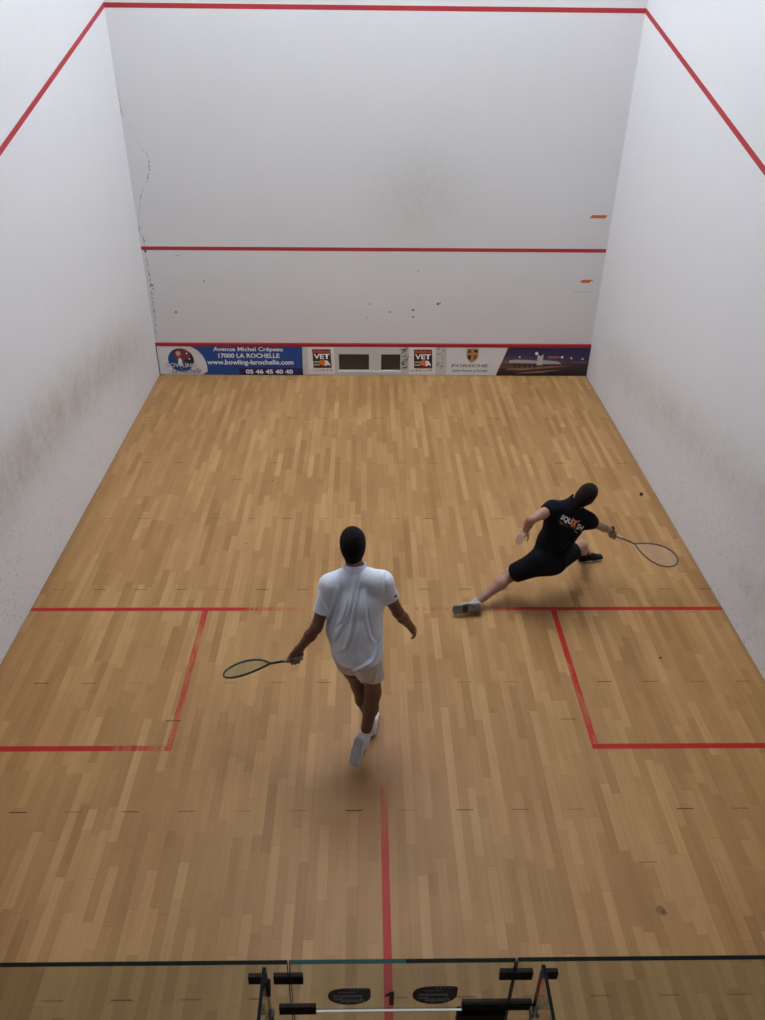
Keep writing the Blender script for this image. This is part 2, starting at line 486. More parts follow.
lettering('emblem_lettering', 'BOWLING', 0.125, 0.560, 0.120, 0.180, YB - 0.0062, txt_white, a, 0.0)
lettering('script_lettering', 'La Rochelle', 0.185, 0.625, 0.030, 0.108, YB - 0.0055, gray_print, a, 0.006, 0.5)

# centre board with the two openings
c = empty('ventilation_board', (3.2, D, 0), 'grey white board with two dark openings and square stickers in the tin', 'wall board')
frame_mat = Mat('pale_grey_board', (0.56, 0.56, 0.53), 0.5)
bm = bmesh.new()
YC = YB - 0.006
xs = [2.140, 2.672, 3.118, 3.298, 3.582, 4.262]
for lo, hi in (((xs[0], YC, 0.004), (xs[1], D, 0.430)), ((xs[2], YC, 0.004), (xs[3], D, 0.430)), ((xs[4], YC, 0.004), (xs[5], D, 0.430)),
               ((xs[1], YC, 0.004), (xs[2], D, 0.078)), ((xs[1], YC, 0.324), (xs[2], D, 0.430)),
               ((xs[3], YC, 0.004), (xs[4], D, 0.078)), ((xs[3], YC, 0.324), (xs[4], D, 0.430))):
    box_bm(lo, hi, 0, bm)
from_bm('board_frame', bm, frame_mat, c)
hole = Mat('dark_opening', (0.045, 0.036, 0.030), 0.35)
box('vent_opening', (xs[1], D - 0.008, 0.078), (xs[2], D, 0.324), hole, c)
box('vent_opening', (xs[3], D - 0.008, 0.078), (xs[4], D, 0.324), hole, c)
sill = Mat('pale_sill', (0.70, 0.71, 0.72), 0.5)
box('lower_ledge', (xs[1] - 0.03, YC - 0.004, 0.048), (xs[4] + 0.02, YC, 0.072), sill, c)
st_white = Mat('sticker_white', (0.74, 0.72, 0.72), 0.45)
st_dark = Mat('sticker_black', (0.035, 0.015, 0.015), 0.45)
st_red = Mat('sticker_red', (0.17, 0.030, 0.026), 0.45)
st_or = Mat('sticker_orange', (0.70, 0.16, 0.05), 0.45)
st_grey = Mat('sticker_grey', (0.42, 0.46, 0.42), 0.45)
def vet_sticker(x0):
    x1 = x0 + 0.395
    s = tag(poly_plate('sticker', [(x0, 0.025), (x1, 0.025), (x1 - 0.01, 0.428), (x0 - 0.005, 0.428)], YC - 0.0015, st_white, c))
    s['label'] = 'white square sticker with an orange van on black'
    def pp(n, pts, d, m): poly_plate(n, [(x0 + a_, b_) for a_, b_ in pts], YC - d, m, s)
    pp('dark_square', [(0.075, 0.115), (0.345, 0.115), (0.330, 0.398), (0.062, 0.398)], 0.003, st_dark)
    pp('red_band', [(0.064, 0.338), (0.333, 0.338), (0.330, 0.398), (0.062, 0.398)], 0.0036, st_red)
    lettering('small_lettering', 'Ambulance', x0 + 0.075, x0 + 0.322, 0.345, 0.390, YC - 0.0045, st_or, s, 0.02, 0.2)
    lettering('large_lettering', 'VET', x0 + 0.080, x0 + 0.318, 0.252, 0.330, YC - 0.0045, txt_white, s, 0.035)
    pp('speed_stripe', [(0.078, 0.198), (0.165, 0.198), (0.165, 0.218), (0.078, 0.218)], 0.0042, st_grey)
    pp('speed_stripe', [(0.078, 0.155), (0.165, 0.155), (0.165, 0.175), (0.078, 0.175)], 0.0042, st_grey)
    pp('van_body', [(0.155, 0.150), (0.158, 0.215), (0.18, 0.235), (0.245, 0.235), (0.245, 0.150)], 0.0045, st_or)
    pp('van_cab', [(0.245, 0.150), (0.245, 0.235), (0.285, 0.228), (0.315, 0.185), (0.325, 0.150)], 0.0045, txt_white)
    pp('van_wheel', disc_pts(0.185, 0.150, 0.018, 0.018, 14), 0.0055, st_dark)
    pp('van_wheel', disc_pts(0.290, 0.150, 0.018, 0.018, 14), 0.0055, st_dark)
    pp('lower_band', [(0.077, 0.115), (0.345, 0.115), (0.343, 0.132), (0.077, 0.132)], 0.0042, st_red)
    bm = bmesh.new(); px = 0.02; rnd = random.Random(int(x0 * 100))
    while px < 0.36:
        w_ = rnd.uniform(0.008, 0.03); h_ = rnd.uniform(0.010, 0.028)
        zb = 0.070 + (px - 0.2) * 0.03
        box_bm((x0 + px, YC - 0.0040, zb), (x0 + px + w_ * 0.5, YC - 0.003, zb + h_), 0, bm); px += w_ + 0.006
    tag(from_bm('handwritten_line', bm, st_red, s), kind='stuff')
vet_sticker(2.220); vet_sticker(3.715)
# scuffed strips beside the right sticker
def scribble(x0, x1, seed, n):
    bm = bmesh.new(); rnd = random.Random(seed)
    for _ in range(n):
        px, pz = rnd.uniform(x0, x1), rnd.uniform(0.10, 0.41)
        a_ = rnd.uniform(0, 3.1); l_ = rnd.uniform(0.010, 0.032)
        tube_bm(bm, [(px, YC - 0.001, pz), (px + math.cos(a_) * l_, YC - 0.001, pz + math.sin(a_) * l_), (px + math.cos(a_ + .9) * l_ * 1.4, YC - 0.001, pz + math.sin(a_ + .9) * l_ * 1.3)], 0.0028, 4)
    tag(from_bm('pen_scribble', bm, black, c), kind='stuff')
scribble(3.610, 3.69, 3, 60); scribble(4.13, 4.22, 5, 16)

# right advert: white and night photograph
b = empty('advertising_board', (5.3, D, 0), 'white car dealer advertising board with night photograph, right end of the front wall', 'advertising board')
box('backing_board', (4.268, YB, 0.005), (6.376, D - 0.001, 0.430), white_board, b, 0.002)
box('edge_strip', (6.376, YB - 0.002, 0.001), (W - 0.001, D - 0.001, 0.430), dark_edge, b)
lettering('brand_lettering', 'PORSCHE', 4.35, 4.89, 0.132, 0.176, YB - 0.0015, gray_print, b, 0.02)
lettering('dealer_lettering', 'Centre Porsche La Rochelle', 4.36, 4.885, 0.058, 0.102, YB - 0.0015, gray_print, b, 0.012)
gold = Mat('gold_print', (0.42, 0.26, 0.08), 0.4)
crest = Mat('crest_red_print', (0.30, 0.035, 0.03), 0.4)
sh = [(4.560, 0.408), (4.645, 0.418), (4.730, 0.408), (4.735, 0.33), (4.725, 0.27), (4.690, 0.225), (4.645, 0.200), (4.600, 0.225), (4.568, 0.27), (4.556, 0.33)]
poly_plate('crest_shield', sh, YB - 0.0015, gold, b)
poly_plate('crest_quarter', [(4.570, 0.345), (4.625, 0.345), (4.625, 0.395), (4.570, 0.395)], YB - 0.0025, crest, b)
poly_plate('crest_quarter', [(4.665, 0.240), (4.705, 0.265), (4.718, 0.320), (4.665, 0.320)], YB - 0.0025, crest, b)
poly_plate('crest_quarter', [(4.665, 0.355), (4.720, 0.355), (4.720, 0.395), (4.665, 0.395)], YB - 0.0025, black, b)
poly_plate('crest_quarter', [(4.575, 0.315), (4.582, 0.262), (4.625, 0.240), (4.625, 0.315)], YB - 0.0025, black, b)
poly_plate('crest_centre', [(4.625, 0.36), (4.665, 0.36), (4.665, 0.29), (4.645, 0.27), (4.625, 0.29)], YB - 0.0035, gold, b)
def night_material():
    m = Mat('night_scene_print', rough=0.35)
    x, y, z = m.xyz()
    t = z / 0.43
    nn = m.noise(m.vec(x * 3.0, 0.0, z * 14.0), 2.0, 4, 0.6)
    right_ = ((x - 5.05) / 1.3).clamp()
    base = m.ramp(t + (nn - 0.5) * 0.10, [(0.0, (0.020, 0.014, 0.020)), (0.25, (0.050, 0.024, 0.020)), (0.33, (0.16, 0.075, 0.05)), (0.42, (0.09, 0.04, 0.035)), (0.46, (0.16, 0.12, 0.12)), (0.62, (0.10, 0.065, 0.10)), (0.72, (0.045, 0.035, 0.10)), (1.0, (0.020, 0.018, 0.075))])
    base2 = m.ramp(t + (nn - 0.5) * 0.06, [(0.0, (0.012, 0.010, 0.016)), (0.35, (0.030, 0.018, 0.030)), (0.5, (0.05, 0.03, 0.05)), (0.56, (0.035, 0.028, 0.09)), (1.0, (0.018, 0.018, 0.080))])
    m.color(m.mix(right_, base, base2))
    return m
poly_plate('night_photograph', [(5.02, 0.006), (6.375, 0.006), (6.375, 0.430), (5.165, 0.430)], YB - 0.0015, night_material(), b)
pale = Mat('pale_building_print', (0.42, 0.40, 0.42), 0.4)
streak_or = Mat('orange_streak_print', (0.42, 0.13, 0.05), 0.4)
tan = Mat('tan_ground_print', (0.25, 0.14, 0.10), 0.4)
poly_plate('building_print', [(5.20, 0.20), (5.66, 0.19), (5.66, 0.225), (5.62, 0.235), (5.48, 0.245), (5.30, 0.25), (5.20, 0.235)], YB - 0.0025, pale, b)
poly_plate('building_print', [(5.70, 0.185), (5.99, 0.185), (5.93, 0.225), (5.70, 0.245)], YB - 0.0025, pale, b)
poly_plate('pylon_print', [(5.615, 0.17), (5.70, 0.17), (5.70, 0.335), (5.66, 0.30), (5.615, 0.335)], YB - 0.0028, Mat('pylon_print', (0.50, 0.52, 0.52), 0.4), b)
poly_plate('glow_streak', [(5.77, 0.275), (5.94, 0.275), (5.94, 0.300), (5.77, 0.300)], YB - 0.0028, streak_or, b)
poly_plate('ground_streak', [(5.20, 0.115), (5.85, 0.150), (6.12, 0.160), (5.90, 0.135), (5.40, 0.085), (5.15, 0.095)], YB - 0.0028, tan, b)
poly_plate('ground_streak', [(5.45, 0.06), (6.0, 0.10), (5.7, 0.05), (5.3, 0.035)], YB - 0.0026, tan, b)
for k in range(5):
    x_ = 5.28 + k * 0.075
    pr = box('post_print', (x_, YB - 0.0035, 0.13 - k * 0.004), (x_ + 0.018, YB - 0.0028, 0.195), black, b)

glowdot = Mat('lamp_dot_print', (0.85, 0.85, 0.92), 0.4)
for px, pz, r_ in ((5.595, 0.345, 0.024), (5.98, 0.29, 0.018), (6.12, 0.275, 0.015), (6.29, 0.262, 0.015), (5.35, 0.29, 0.013)):
    poly_plate('lamp_dot', disc_pts(px, pz, r_, r_, 12), YB - 0.0035, glowdot, b)
bm = bmesh.new()
for k in range(7):
    box_bm((6.15 + k * 0.03, YB - 0.003, 0.205), (6.16 + k * 0.03, YB - 0.0026, 0.215), 0, bm)
from_bm('distant_lights', bm, pale, b)

for o_ in (a, b, c): o_.scale = (1, 1, 1.035)
# orange tapes on the front wall
orange = Mat('orange_tape', (0.62, 0.115, 0.035), 0.5)
tag(poly_plate('orange_tape', [(6.092, 2.268), (6.300, 2.268), (6.325, 2.308), (6.115, 2.308)], D - 0.002, orange, None, 0.002),
    'longer orange tape on the front wall above the red service line', 'tape')
tag(poly_plate('orange_tape', [(6.090, 1.395), (6.225, 1.395), (6.235, 1.418), (6.262, 1.420), (6.268, 1.437), (6.112, 1.437)], D - 0.002, orange, None, 0.002),
    'shorter orange tape on the front wall below the red service line', 'tape')

# ------------------------------------------------------------------ glass back wall
def glass_material(name, tint=(0.845, 0.875, 0.87)):
    m = bpy.data.materials.new(name); m.use_nodes = True; nt = m.node_tree
    nt.nodes.clear()
    out = nt.nodes.new('ShaderNodeOutputMaterial'); mx = nt.nodes.new('ShaderNodeMixShader')
    tr = nt.nodes.new('ShaderNodeBsdfTransparent'); gl = nt.nodes.new('ShaderNodeBsdfGlossy')
    fr = nt.nodes.new('ShaderNodeFresnel'); fr.inputs[0].default_value = 1.45
    tr.inputs[0].default_value = (*tint, 1); gl.inputs['Roughness'].default_value = 0.02
    gl.inputs[0].default_value = (0.9, 0.95, 0.93, 1)
    ge = nt.nodes.new('ShaderNodeNewGeometry'); mu = nt.nodes.new('ShaderNodeMath'); mu.operation = 'SUBTRACT'; mu.inputs[0].default_value = 1.0
    nt.links.new(ge.outputs['Backfacing'], mu.inputs[1])
    m2 = nt.nodes.new('ShaderNodeMath'); m2.operation = 'MULTIPLY'
    nt.links.new(fr.outputs[0], m2.inputs[0]); nt.links.new(mu.outputs[0], m2.inputs[1])
    nt.links.new(m2.outputs[0], mx.inputs[0]); nt.links.new(tr.outputs[0], mx.inputs[1]); nt.links.new(gl.outputs[0], mx.inputs[2])
    nt.links.new(mx.outputs[0], out.inputs[0])
    return m
glass = glass_material('tinted_glass')
edge_glass = Mat('dark_glass_edge', (0.006, 0.010, 0.010), 0.5, Specular_IOR_Level=0.05)
edge_teal = Mat('teal_glass_edge', (0.012, 0.075, 0.07), 0.5, Specular_IOR_Level=0.08)
hw_black = Mat('black_hardware', (0.003, 0.003, 0.004), 0.5, Specular_IOR_Level=0.12)
GT, HG = 0.012, 2.130
def pane(name, x0, x1, z0, z1, parent, em, sides=True):
    """one sheet of toughened glass; body and its dark polished edges"""
    box('glass_sheet', (x0, -GT, z0), (x1, 0.0, z1 - 0.001), glass, parent)
    box('top_edge', (x0, -GT - 0.0005, z1 - 0.001), (x1, 0.0005, z1 + 0.001), em, parent)
g1 = empty('glass_wall', (1.4, 0, 0), 'clear fixed glass back wall panel left of the door', 'glass panel')
pane('a', 0.004, 2.820, 0.0, HG, g1, edge_glass)
box('side_edge', (2.820, -GT - 0.0005, 0.0), (2.8215, 0.0005, HG), edge_glass, g1)
g2 = empty('glass_wall', (4.97, 0, 0), 'clear fixed glass back wall panel right of the door', 'glass panel')
pane('b', 3.560, W - 0.004, 0.0, HG + 0.004, g2, edge_glass)
box('side_edge', (3.5585, -GT - 0.0005, 0.0), (3.560, 0.0005, HG), edge_glass, g2)
g3 = empty('glass_transom', (3.19, 0, 1.83), 'narrow glass pane over the door with two dark leaf stickers and the number 1', 'glass panel')
box('glass_sheet', (2.828, -GT, 1.832), (3.552, 0.0, HG), glass, g3)
box('top_edge', (2.828, -GT - 0.0005, HG), (3.2, 0.0005, HG + 0.002), edge_teal, g3)
box('top_edge', (3.2, -GT - 0.0005, HG), (3.552, 0.0005, HG + 0.002), edge_glass, g3)
box('side_edge', (2.8265, -GT - 0.0005, 1.832), (2.828, 0.0005, HG), edge_glass, g3)
box('side_edge', (3.552, -GT - 0.0005, 1.832), (3.5535, 0.0005, HG), edge_glass, g3)
def fitting(name, x0, x1, z0, z1, parent, d=0.003):
    z1 -= 0.014
    bm = box_bm((x0, -GT - d, z0), (x1, d, z1), 0.002)
    # fixing screws
    for px in (x0 + (x1 - x0) * 0.2, x0 + (x1 - x0) * 0.8):
        tube_bm(bm, [(px, -GT - d - 0.002, (z0 + z1) / 2), (px, -GT - d, (z0 + z1) / 2)], 0.005, 8)
    return from_bm(name, bm, hw_black, parent)
fitting('patch_fitting', 2.772, 2.868, 2.008, 2.066, g3)
fitting('patch_fitting', 3.508, 3.616, 2.022, 2.080, g3)
fitting('pivot_fitting', 2.778, 2.903, 1.806, 1.864, g3)
# stickers and number on the transom (outer face)
def leaf(x0, x1, z0, z1):
    cx, cz, rx, rz = (x0 + x1) / 2, (z0 + z1) / 2, (x1 - x0) / 2, (z1 - z0) / 2
    pts = []
    for k in range(40):
        t = 2 * math.pi * k / 40
        c_, s_ = math.cos(t), math.sin(t)
        if 0 < t < math.pi:     # squared, pointed upper right corner
            e = 14.0 if t < math.pi / 2 else 2.7
            q = (abs(c_) ** e + abs(s_) ** e) ** (-1 / e)
        else:
            q = 1.0
        pts.append((cx + rx * c_ * q, cz + rz * s_ * q))
    return pts
st_navy = Mat('navy_sticker', (0.020, 0.026, 0.055), 0.5)
st_plum = Mat('dark_plum_sticker', (0.030, 0.012, 0.020), 0.5)
st_ink = Mat('dim_grey_ink', (0.30, 0.34, 0.40), 0.5)
YS = -GT - 0.0012
def court_sticker(x0, x1, z0, z1, mat, parent, label):
    s = poly_plate('leaf_sticker', leaf(x0, x1, z0, z1), YS, mat, parent, 0.001); s['label'] = label
    w, h = x1 - x0, z1 - z0
    bm = bmesh.new()
    for k in range(5):
        box_bm((x0 + w * (0.52 + k * 0.085), YS - 0.001, z1 - h * 0.10), (x0 + w * (0.555 + k * 0.085), YS - 0.0003, z1 - h * 0.06), 0, bm)
    from_bm('dotted_row', bm, st_ink, s)
    bm = bmesh.new(); rnd = random.Random(5)
    for (zr, xa, xb, hh) in ((0.78, 0.24, 0.66, 0.05), (0.55, 0.14, 0.78, 0.13), (0.36, 0.14, 0.30, 0.08)):
        px = xa
        while px < xb:
            ww = rnd.uniform(0.012, 0.03)
            box_bm((x0 + w * px, YS - 0.001, z0 + h * (zr - hh / 2)), (x0 + w * (px + ww), YS - 0.0003, z0 + h * (zr + hh / 2)), 0, bm)
            px += ww + 0.014
    from_bm('small_print', bm, st_ink, s)
    lettering('sticker_lettering', 'Squash', x0 + w * 0.28, x0 + w * 0.84, z0 + h * 0.10, z0 + h * 0.45, YS - 0.001, st_ink, s, 0.02)
court_sticker(2.946, 3.088, 1.868, 1.976, st_navy, g3, 'navy blue leaf shaped sticker')
court_sticker(3.228, 3.376, 1.868, 1.984, st_plum, g3, 'dark plum leaf shaped sticker')
poly_plate('number_one', [(3.150, 1.862), (3.166, 1.862), (3.166, 1.953), (3.154, 1.953), (3.149, 1.944), (3.134, 1.928), (3.139, 1.918), (3.150, 1.928)], YS, black, g3)
# door
dr = empty('glass_door', (3.19, 0, 0), 'glass court door with a top edge coloured as if catching light and a big black closer block', 'door')
box('glass_sheet', (2.828, -GT, 0.02), (3.552, 0.0, 1.818), glass, dr)
box('top_edge', (2.903, -GT - 0.0005, 1.818), (3.40, -0.006, 1.821), Mat('lit_top_edge', (0.75, 0.75, 0.72), 0.25), dr)  # highlight put into the colour: glass edge catching light
box('side_edge', (2.8265, -GT - 0.0005, 0.02), (2.828, 0.0005, 1.818), edge_glass, dr)
box('side_edge', (3.552, -GT - 0.0005, 0.02), (3.5535, 0.0005, 1.818), edge_glass, dr)
bm = box_bm((3.398, -GT - 0.006, 1.826), (3.636, 0.004, 1.868), 0.003)
from_bm('strike_fitting', bm, hw_black, g3)
bm = box_bm((3.383, -GT - 0.014, 1.735), (3.548, 0.004, 1.817), 0.004)
for px in (3.41, 3.53):
    tube_bm(bm, [(px, -GT - 0.016, 1.77), (px, -GT - 0.014, 1.77)], 0.007, 10)
from_bm('lock_case', bm, hw_black, dr)
from_bm('door_handle', tube_bm(bmesh.new(), [(3.47, -GT, 0.95), (3.47, -0.07, 0.95), (3.47, -0.075, 0.97), (3.47, -0.075, 1.23), (3.47, -0.07, 1.25), (3.47, -GT, 1.25)], 0.011, 10), hw_black, dr, True)

# glass fins that brace the back wall from outside
clamp_reflection_grey = Mat('grey_green_clamp_and_reflection', (0.07, 0.075, 0.065), 0.5)
def fin(x, label, xa, xb, black_clamps):
    f = empty('glass_fin', (x, -0.1, 0), label, 'glass fin', 'glass fins behind the back wall')
    box('glass_sheet', (x - 0.005, -0.33, 0.0), (x + 0.005, -0.020, HG - 0.004), glass, f)
    box('top_edge', (x - 0.0055, -0.33, HG - 0.004), (x + 0.0055, -0.020, HG - 0.002), edge_glass, f)
    box('front_edge', (x - 0.0055, -0.0205, 0.0), (x + 0.0055, -0.0185, HG - 0.004), edge_glass, f)
    box('outer_edge', (x - 0.0055, -0.332, 0.0), (x + 0.0055, -0.33, HG - 0.004), edge_glass, f)
    bm = box_bm((xa, -GT - 0.003, 2.010 + (xa - 2.69) * 0.015), (xb, 0.003, 2.050 + (xa - 2.69) * 0.015), 0.002)
    from_bm('wall_clamp', bm, hw_black, f)
    for s_ in (-1, 1):
        x_a, x_b = sorted((x + s_ * 0.0055, x + s_ * 0.015))
        if black_clamps: box('fin_clamp_and_reflection', (x_a, -0.050, 2.00), (x_b, -0.020, 2.060), hw_black, f, 0.003)
        box('fin_clamp_and_reflection', (x_a, -0.050, 1.835), (x_b, -0.020, 1.865), clamp_reflection_grey, f, 0.003)  # on the right fin, a solid piece standing for a fitting's reflection
    # knuckle linking the two plates
    tube = tube_bm(bmesh.new(), [(x, -0.030, 2.075), (x, -0.030, 2.105), (x, -0.024, 2.118)], [0.010, 0.010, 0.004], 10)
    from_bm('clamp_knuckle', tube, Mat('dark_grey_metal', (0.10, 0.11, 0.12), 0.4), f, True)
fin(2.749, 'vertical glass fin with black clamp left of the court door', 2.690, 2.745, True)
fin(3.640, 'vertical glass fin with black clamp right of the court door', 3.646, 3.698, False)

# ================================================================== figures: implicit surfaces
class Field:
    def __init__(self, lo, hi, h):
        self.lo = np.array(lo, float); self.h = h
        n = np.ceil((np.array(hi) - self.lo) / h).astype(int) + 1
        self.n = n; self.a = np.full(n, 1.0, np.float32)
        self.ax = [(self.lo[i] + np.arange(n[i]) * h).astype(np.float32) for i in range(3)]
    def _win(self, lo, hi):
        i0 = np.clip(np.floor((lo - self.lo) / self.h).astype(int), 0, self.n - 1)
        i1 = np.clip(np.ceil((hi - self.lo) / self.h).astype(int) + 1, 1, self.n)
        sl = tuple(slice(i0[i], i1[i]) for i in range(3))
        X = self.ax[0][sl[0]][:, None, None]; Y = self.ax[1][sl[1]][None, :, None]; Z = self.ax[2][sl[2]][None, None, :]
        return sl, X, Y, Z
    def _apply(self, sl, d, k, op):
        A = self.a[sl]
        if A.size == 0: return
        if op == 'add':
            hh = np.maximum(k - np.abs(A - d), 0) / k if k > 0 else 0
            self.a[sl] = np.minimum(A, d) - (hh * hh * k * 0.25 if k > 0 else 0)
        else:
            d = -d
            hh = np.maximum(k - np.abs(A - d), 0) / k if k > 0 else 0
            self.a[sl] = np.maximum(A, d) + (hh * hh * k * 0.25 if k > 0 else 0)
    def seg(self, a, b, ra, rb=None, side=(1, 0, 0), f=1.0, fb=None, k=0.02, op='add'):
        """rounded cone; side = direction of its wide axis, f = depth/width ratio"""
        a, b = np.array(a, float), np.array(b, float)
        rb = ra if rb is None else rb; fb = f if fb is None else fb
        R = max(ra, rb) * max(1, f, fb) + k + 0.015
        sl, X, Y, Z = self._win(np.minimum(a, b) - R, np.maximum(a, b) + R)
        ab = b - a; L = max(np.linalg.norm(ab), 1e-6); dh = ab / L
        s = np.array(side, float); s = s - dh * s.dot(dh)
        if np.linalg.norm(s) < 1e-3: s = np.cross(dh, (0.3, 0.5, 0.8))
        s /= np.linalg.norm(s); n = np.cross(dh, s)
        px, py, pz = X - a[0], Y - a[1], Z - a[2]
        al = px * dh[0] + py * dh[1] + pz * dh[2]
        t = np.clip(al / L, 0, 1)
        r = ra + (rb - ra) * t; ff = f + (fb - f) * t
        cs = px * s[0] + py * s[1] + pz * s[2]
        cn = px * n[0] + py * n[1] + pz * n[2]
        ca = al - t * L
        mn = r * np.minimum(ff, 1)
        qq = np.sqrt((cs / r) ** 2 + (cn / (r * ff)) ** 2 + (ca / mn) ** 2)
        self._apply(sl, (qq - 1) * mn, k, op)
        return self
    def ell(self, c, axes, rad, k=0.02, op='add'):
        c = np.array(c, float); R = max(rad) + k + 0.015
        sl, X, Y, Z = self._win(c - R, c + R)
        px, py, pz = X - c[0], Y - c[1], Z - c[2]; qq = 0
        for ax_, r in zip(axes, rad):
            qq = qq + ((px * ax_[0] + py * ax_[1] + pz * ax_[2]) / r) ** 2
        self._apply(sl, (np.sqrt(qq) - 1) * min(rad), k, op)
        return self
    def like(self):
        G = Field.__new__(Field); G.lo, G.h, G.n, G.ax = self.lo, self.h, self.n, self.ax
        G.a = np.full(self.n, 1.0, np.float32)
        return G
    def merge(self, G, k=0.03):
        A = self.a; hh = np.maximum(k - np.abs(A - G.a), 0) / k
        self.a = np.minimum(A, G.a) - hh * hh * k * 0.25
        return self
    def cut(self, p, n, lo=None, hi=None):
        """keep the side of the plane where (x-p).n < 0, inside an optional window"""
        lo = self.lo - 1 if lo is None else np.array(lo); hi = self.lo + self.n * self.h + 1 if hi is None else np.array(hi)
        sl, X, Y, Z = self._win(lo, hi); n = np.array(n, float); n /= np.linalg.norm(n)
        d = (X - p[0]) * n[0] + (Y - p[1]) * n[1] + (Z - p[2]) * n[2]
        self.a[sl] = np.maximum(self.a[sl], d)
        return self
    def mesh(self, name):
        a = self.a; nx, ny, nz = a.shape
        neg = a < 0
        cnt = np.zeros((nx - 1, ny - 1, nz - 1), np.int8)
        for i in (0, 1):
            for j in (0, 1):
                for k in (0, 1):
                    cnt += neg[i:nx - 1 + i, j:ny - 1 + j, k:nz - 1 + k]
        act = (cnt > 0) & (cnt < 8)
        idx = np.argwhere(act)
        ids = np.full(act.shape, -1, np.int64); ids[act] = np.arange(len(idx))
        acc = np.zeros((len(idx), 3)); num = np.zeros(len(idx))
        for axis in range(3):
            o1, o2 = [x_ for x_ in range(3) if x_ != axis]
            for u in (0, 1):
                for v in (0, 1):
                    p = idx.copy(); p[:, o1] += u; p[:, o2] += v
                    p2 = p.copy(); p2[:, axis] += 1
                    va = a[p[:, 0], p[:, 1], p[:, 2]]; vb = a[p2[:, 0], p2[:, 1], p2[:, 2]]
                    m = (va < 0) != (vb < 0)
                    t = np.where(m, va / np.where(m, va - vb, 1), 0)
                    pos = p.astype(float); pos[:, axis] += t
                    acc[m] += pos[m]; num[m] += 1
        V = self.lo + acc / num[:, None] * self.h
        F = []
        for axis in range(3):
            o1, o2 = (axis + 1) % 3, (axis + 2) % 3
            s1 = [slice(None)] * 3; s2 = [slice(None)] * 3
            s1[axis] = slice(0, -1); s2[axis] = slice(1, None)
            A, B = neg[tuple(s1)], neg[tuple(s2)]
            e = np.argwhere(A != B)
            e = e[(e[:, o1] > 0) & (e[:, o2] > 0) & (e[:, o1] < a.shape[o1] - 1) & (e[:, o2] < a.shape[o2] - 1)]
            inside = A[e[:, 0], e[:, 1], e[:, 2]]
            q = []
            for du, dv in ((-1, -1), (0, -1), (0, 0), (-1, 0)):
                p = e.copy(); p[:, o1] += du; p[:, o2] += dv
                q.append(ids[p[:, 0], p[:, 1], p[:, 2]])
            q = np.stack(q, 1)
            q[~inside] = q[~inside][:, ::-1]
            F.append(q)
        F = np.concatenate(F)
        me = bpy.data.meshes.new(name)
        me.vertices.add(len(V)); me.vertices.foreach_set('co', V.astype(np.float32).ravel())
        me.loops.add(len(F) * 4); me.polygons.add(len(F))
        me.loops.foreach_set('vertex_index', F.ravel().astype(np.int32))
        me.polygons.foreach_set('loop_start', np.arange(len(F), dtype=np.int32) * 4)
        me.polygons.foreach_set('loop_total', np.full(len(F), 4, np.int32))
        me.update(calc_edges=True); me.validate()
        return me

def relax(me, it=2, lam=0.5):
    n = len(me.vertices)
    co = np.empty(n * 3, np.float32); me.vertices.foreach_get('co', co); co = co.reshape(-1, 3).astype(float)
    ed = np.empty(len(me.edges) * 2, np.int32); me.edges.foreach_get('vertices', ed); ed = ed.reshape(-1, 2)
    deg = np.bincount(ed.ravel(), minlength=n)[:, None]
    for i in range(it * 2):
        s = np.zeros_like(co)
        for c_ in range(3):
            s[:, c_] = np.bincount(ed[:, 0], co[ed[:, 1], c_], n) + np.bincount(ed[:, 1], co[ed[:, 0], c_], n)
        l = lam if i % 2 == 0 else -lam * 1.04
        co += l * (s / np.maximum(deg, 1) - co)
    me.vertices.foreach_set('co', co.astype(np.float32).ravel()); me.update()

V3 = lambda *a: np.array(a, float)
def unit(v): v = np.array(v, float); return v / np.linalg.norm(v)
def lerp(a, b, t): return np.array(a) + (np.array(b) - np.array(a)) * t

def add_head(F, c, fwd_, up_, neck, s=1.0):
    """cranium, jaw, nose, brows, lips, ears"""
    up_ = unit(up_); fwd_ = unit(np.array(fwd_) - up_ * np.dot(fwd_, up_)); sd = np.cross(fwd_, up_)
    c = np.array(c); P = lambda a, b_, d: c + (sd * a + fwd_ * b_ + up_ * d) * s
    ax = (sd, fwd_, up_)
    F.ell(P(0, -0.008, 0.025), ax, (0.077 * s, 0.096 * s, 0.095 * s))
    F.ell(P(0, 0.028, -0.045), ax, (0.058 * s, 0.066 * s, 0.078 * s), k=0.03)
    F.ell(P(0, 0.070, -0.098), ax, (0.024 * s, 0.022 * s, 0.018 * s), k=0.02)        # chin
    F.seg(P(-0.033, 0.078, 0.020), P(0.033, 0.078, 0.020), 0.011 * s, k=0.015)        # brow
    F.seg(P(0, 0.088, 0.008), P(0, 0.108, -0.030), 0.008 * s, 0.013 * s, k=0.010)    # nose
    F.seg(P(-0.013, 0.096, -0.034), P(0.013, 0.096, -0.034), 0.008 * s, k=0.008)
    for q in (-1, 1):
        F.ell(P(q * 0.031, 0.092, 0.000), ax, (0.015 * s, 0.012 * s, 0.010 * s), k=0.010, op='sub')
        F.ell(P(q * 0.078, -0.004, -0.010), (unit(sd * q + fwd_ * -0.4), unit(fwd_ + sd * q * 0.4), up_), (0.007 * s, 0.018 * s, 0.031 * s), k=0.006)
    F.seg(P(-0.020, 0.088, -0.060), P(0.020, 0.088, -0.060), 0.006 * s, k=0.006)
    F.seg(P(-0.016, 0.088, -0.070), P(0.016, 0.088, -0.070), 0.007 * s, k=0.006)
    F.seg(P(0, -0.035, -0.045), neck, 0.056 * s, 0.062 * s, side=sd, k=0.03)
    return P, ax

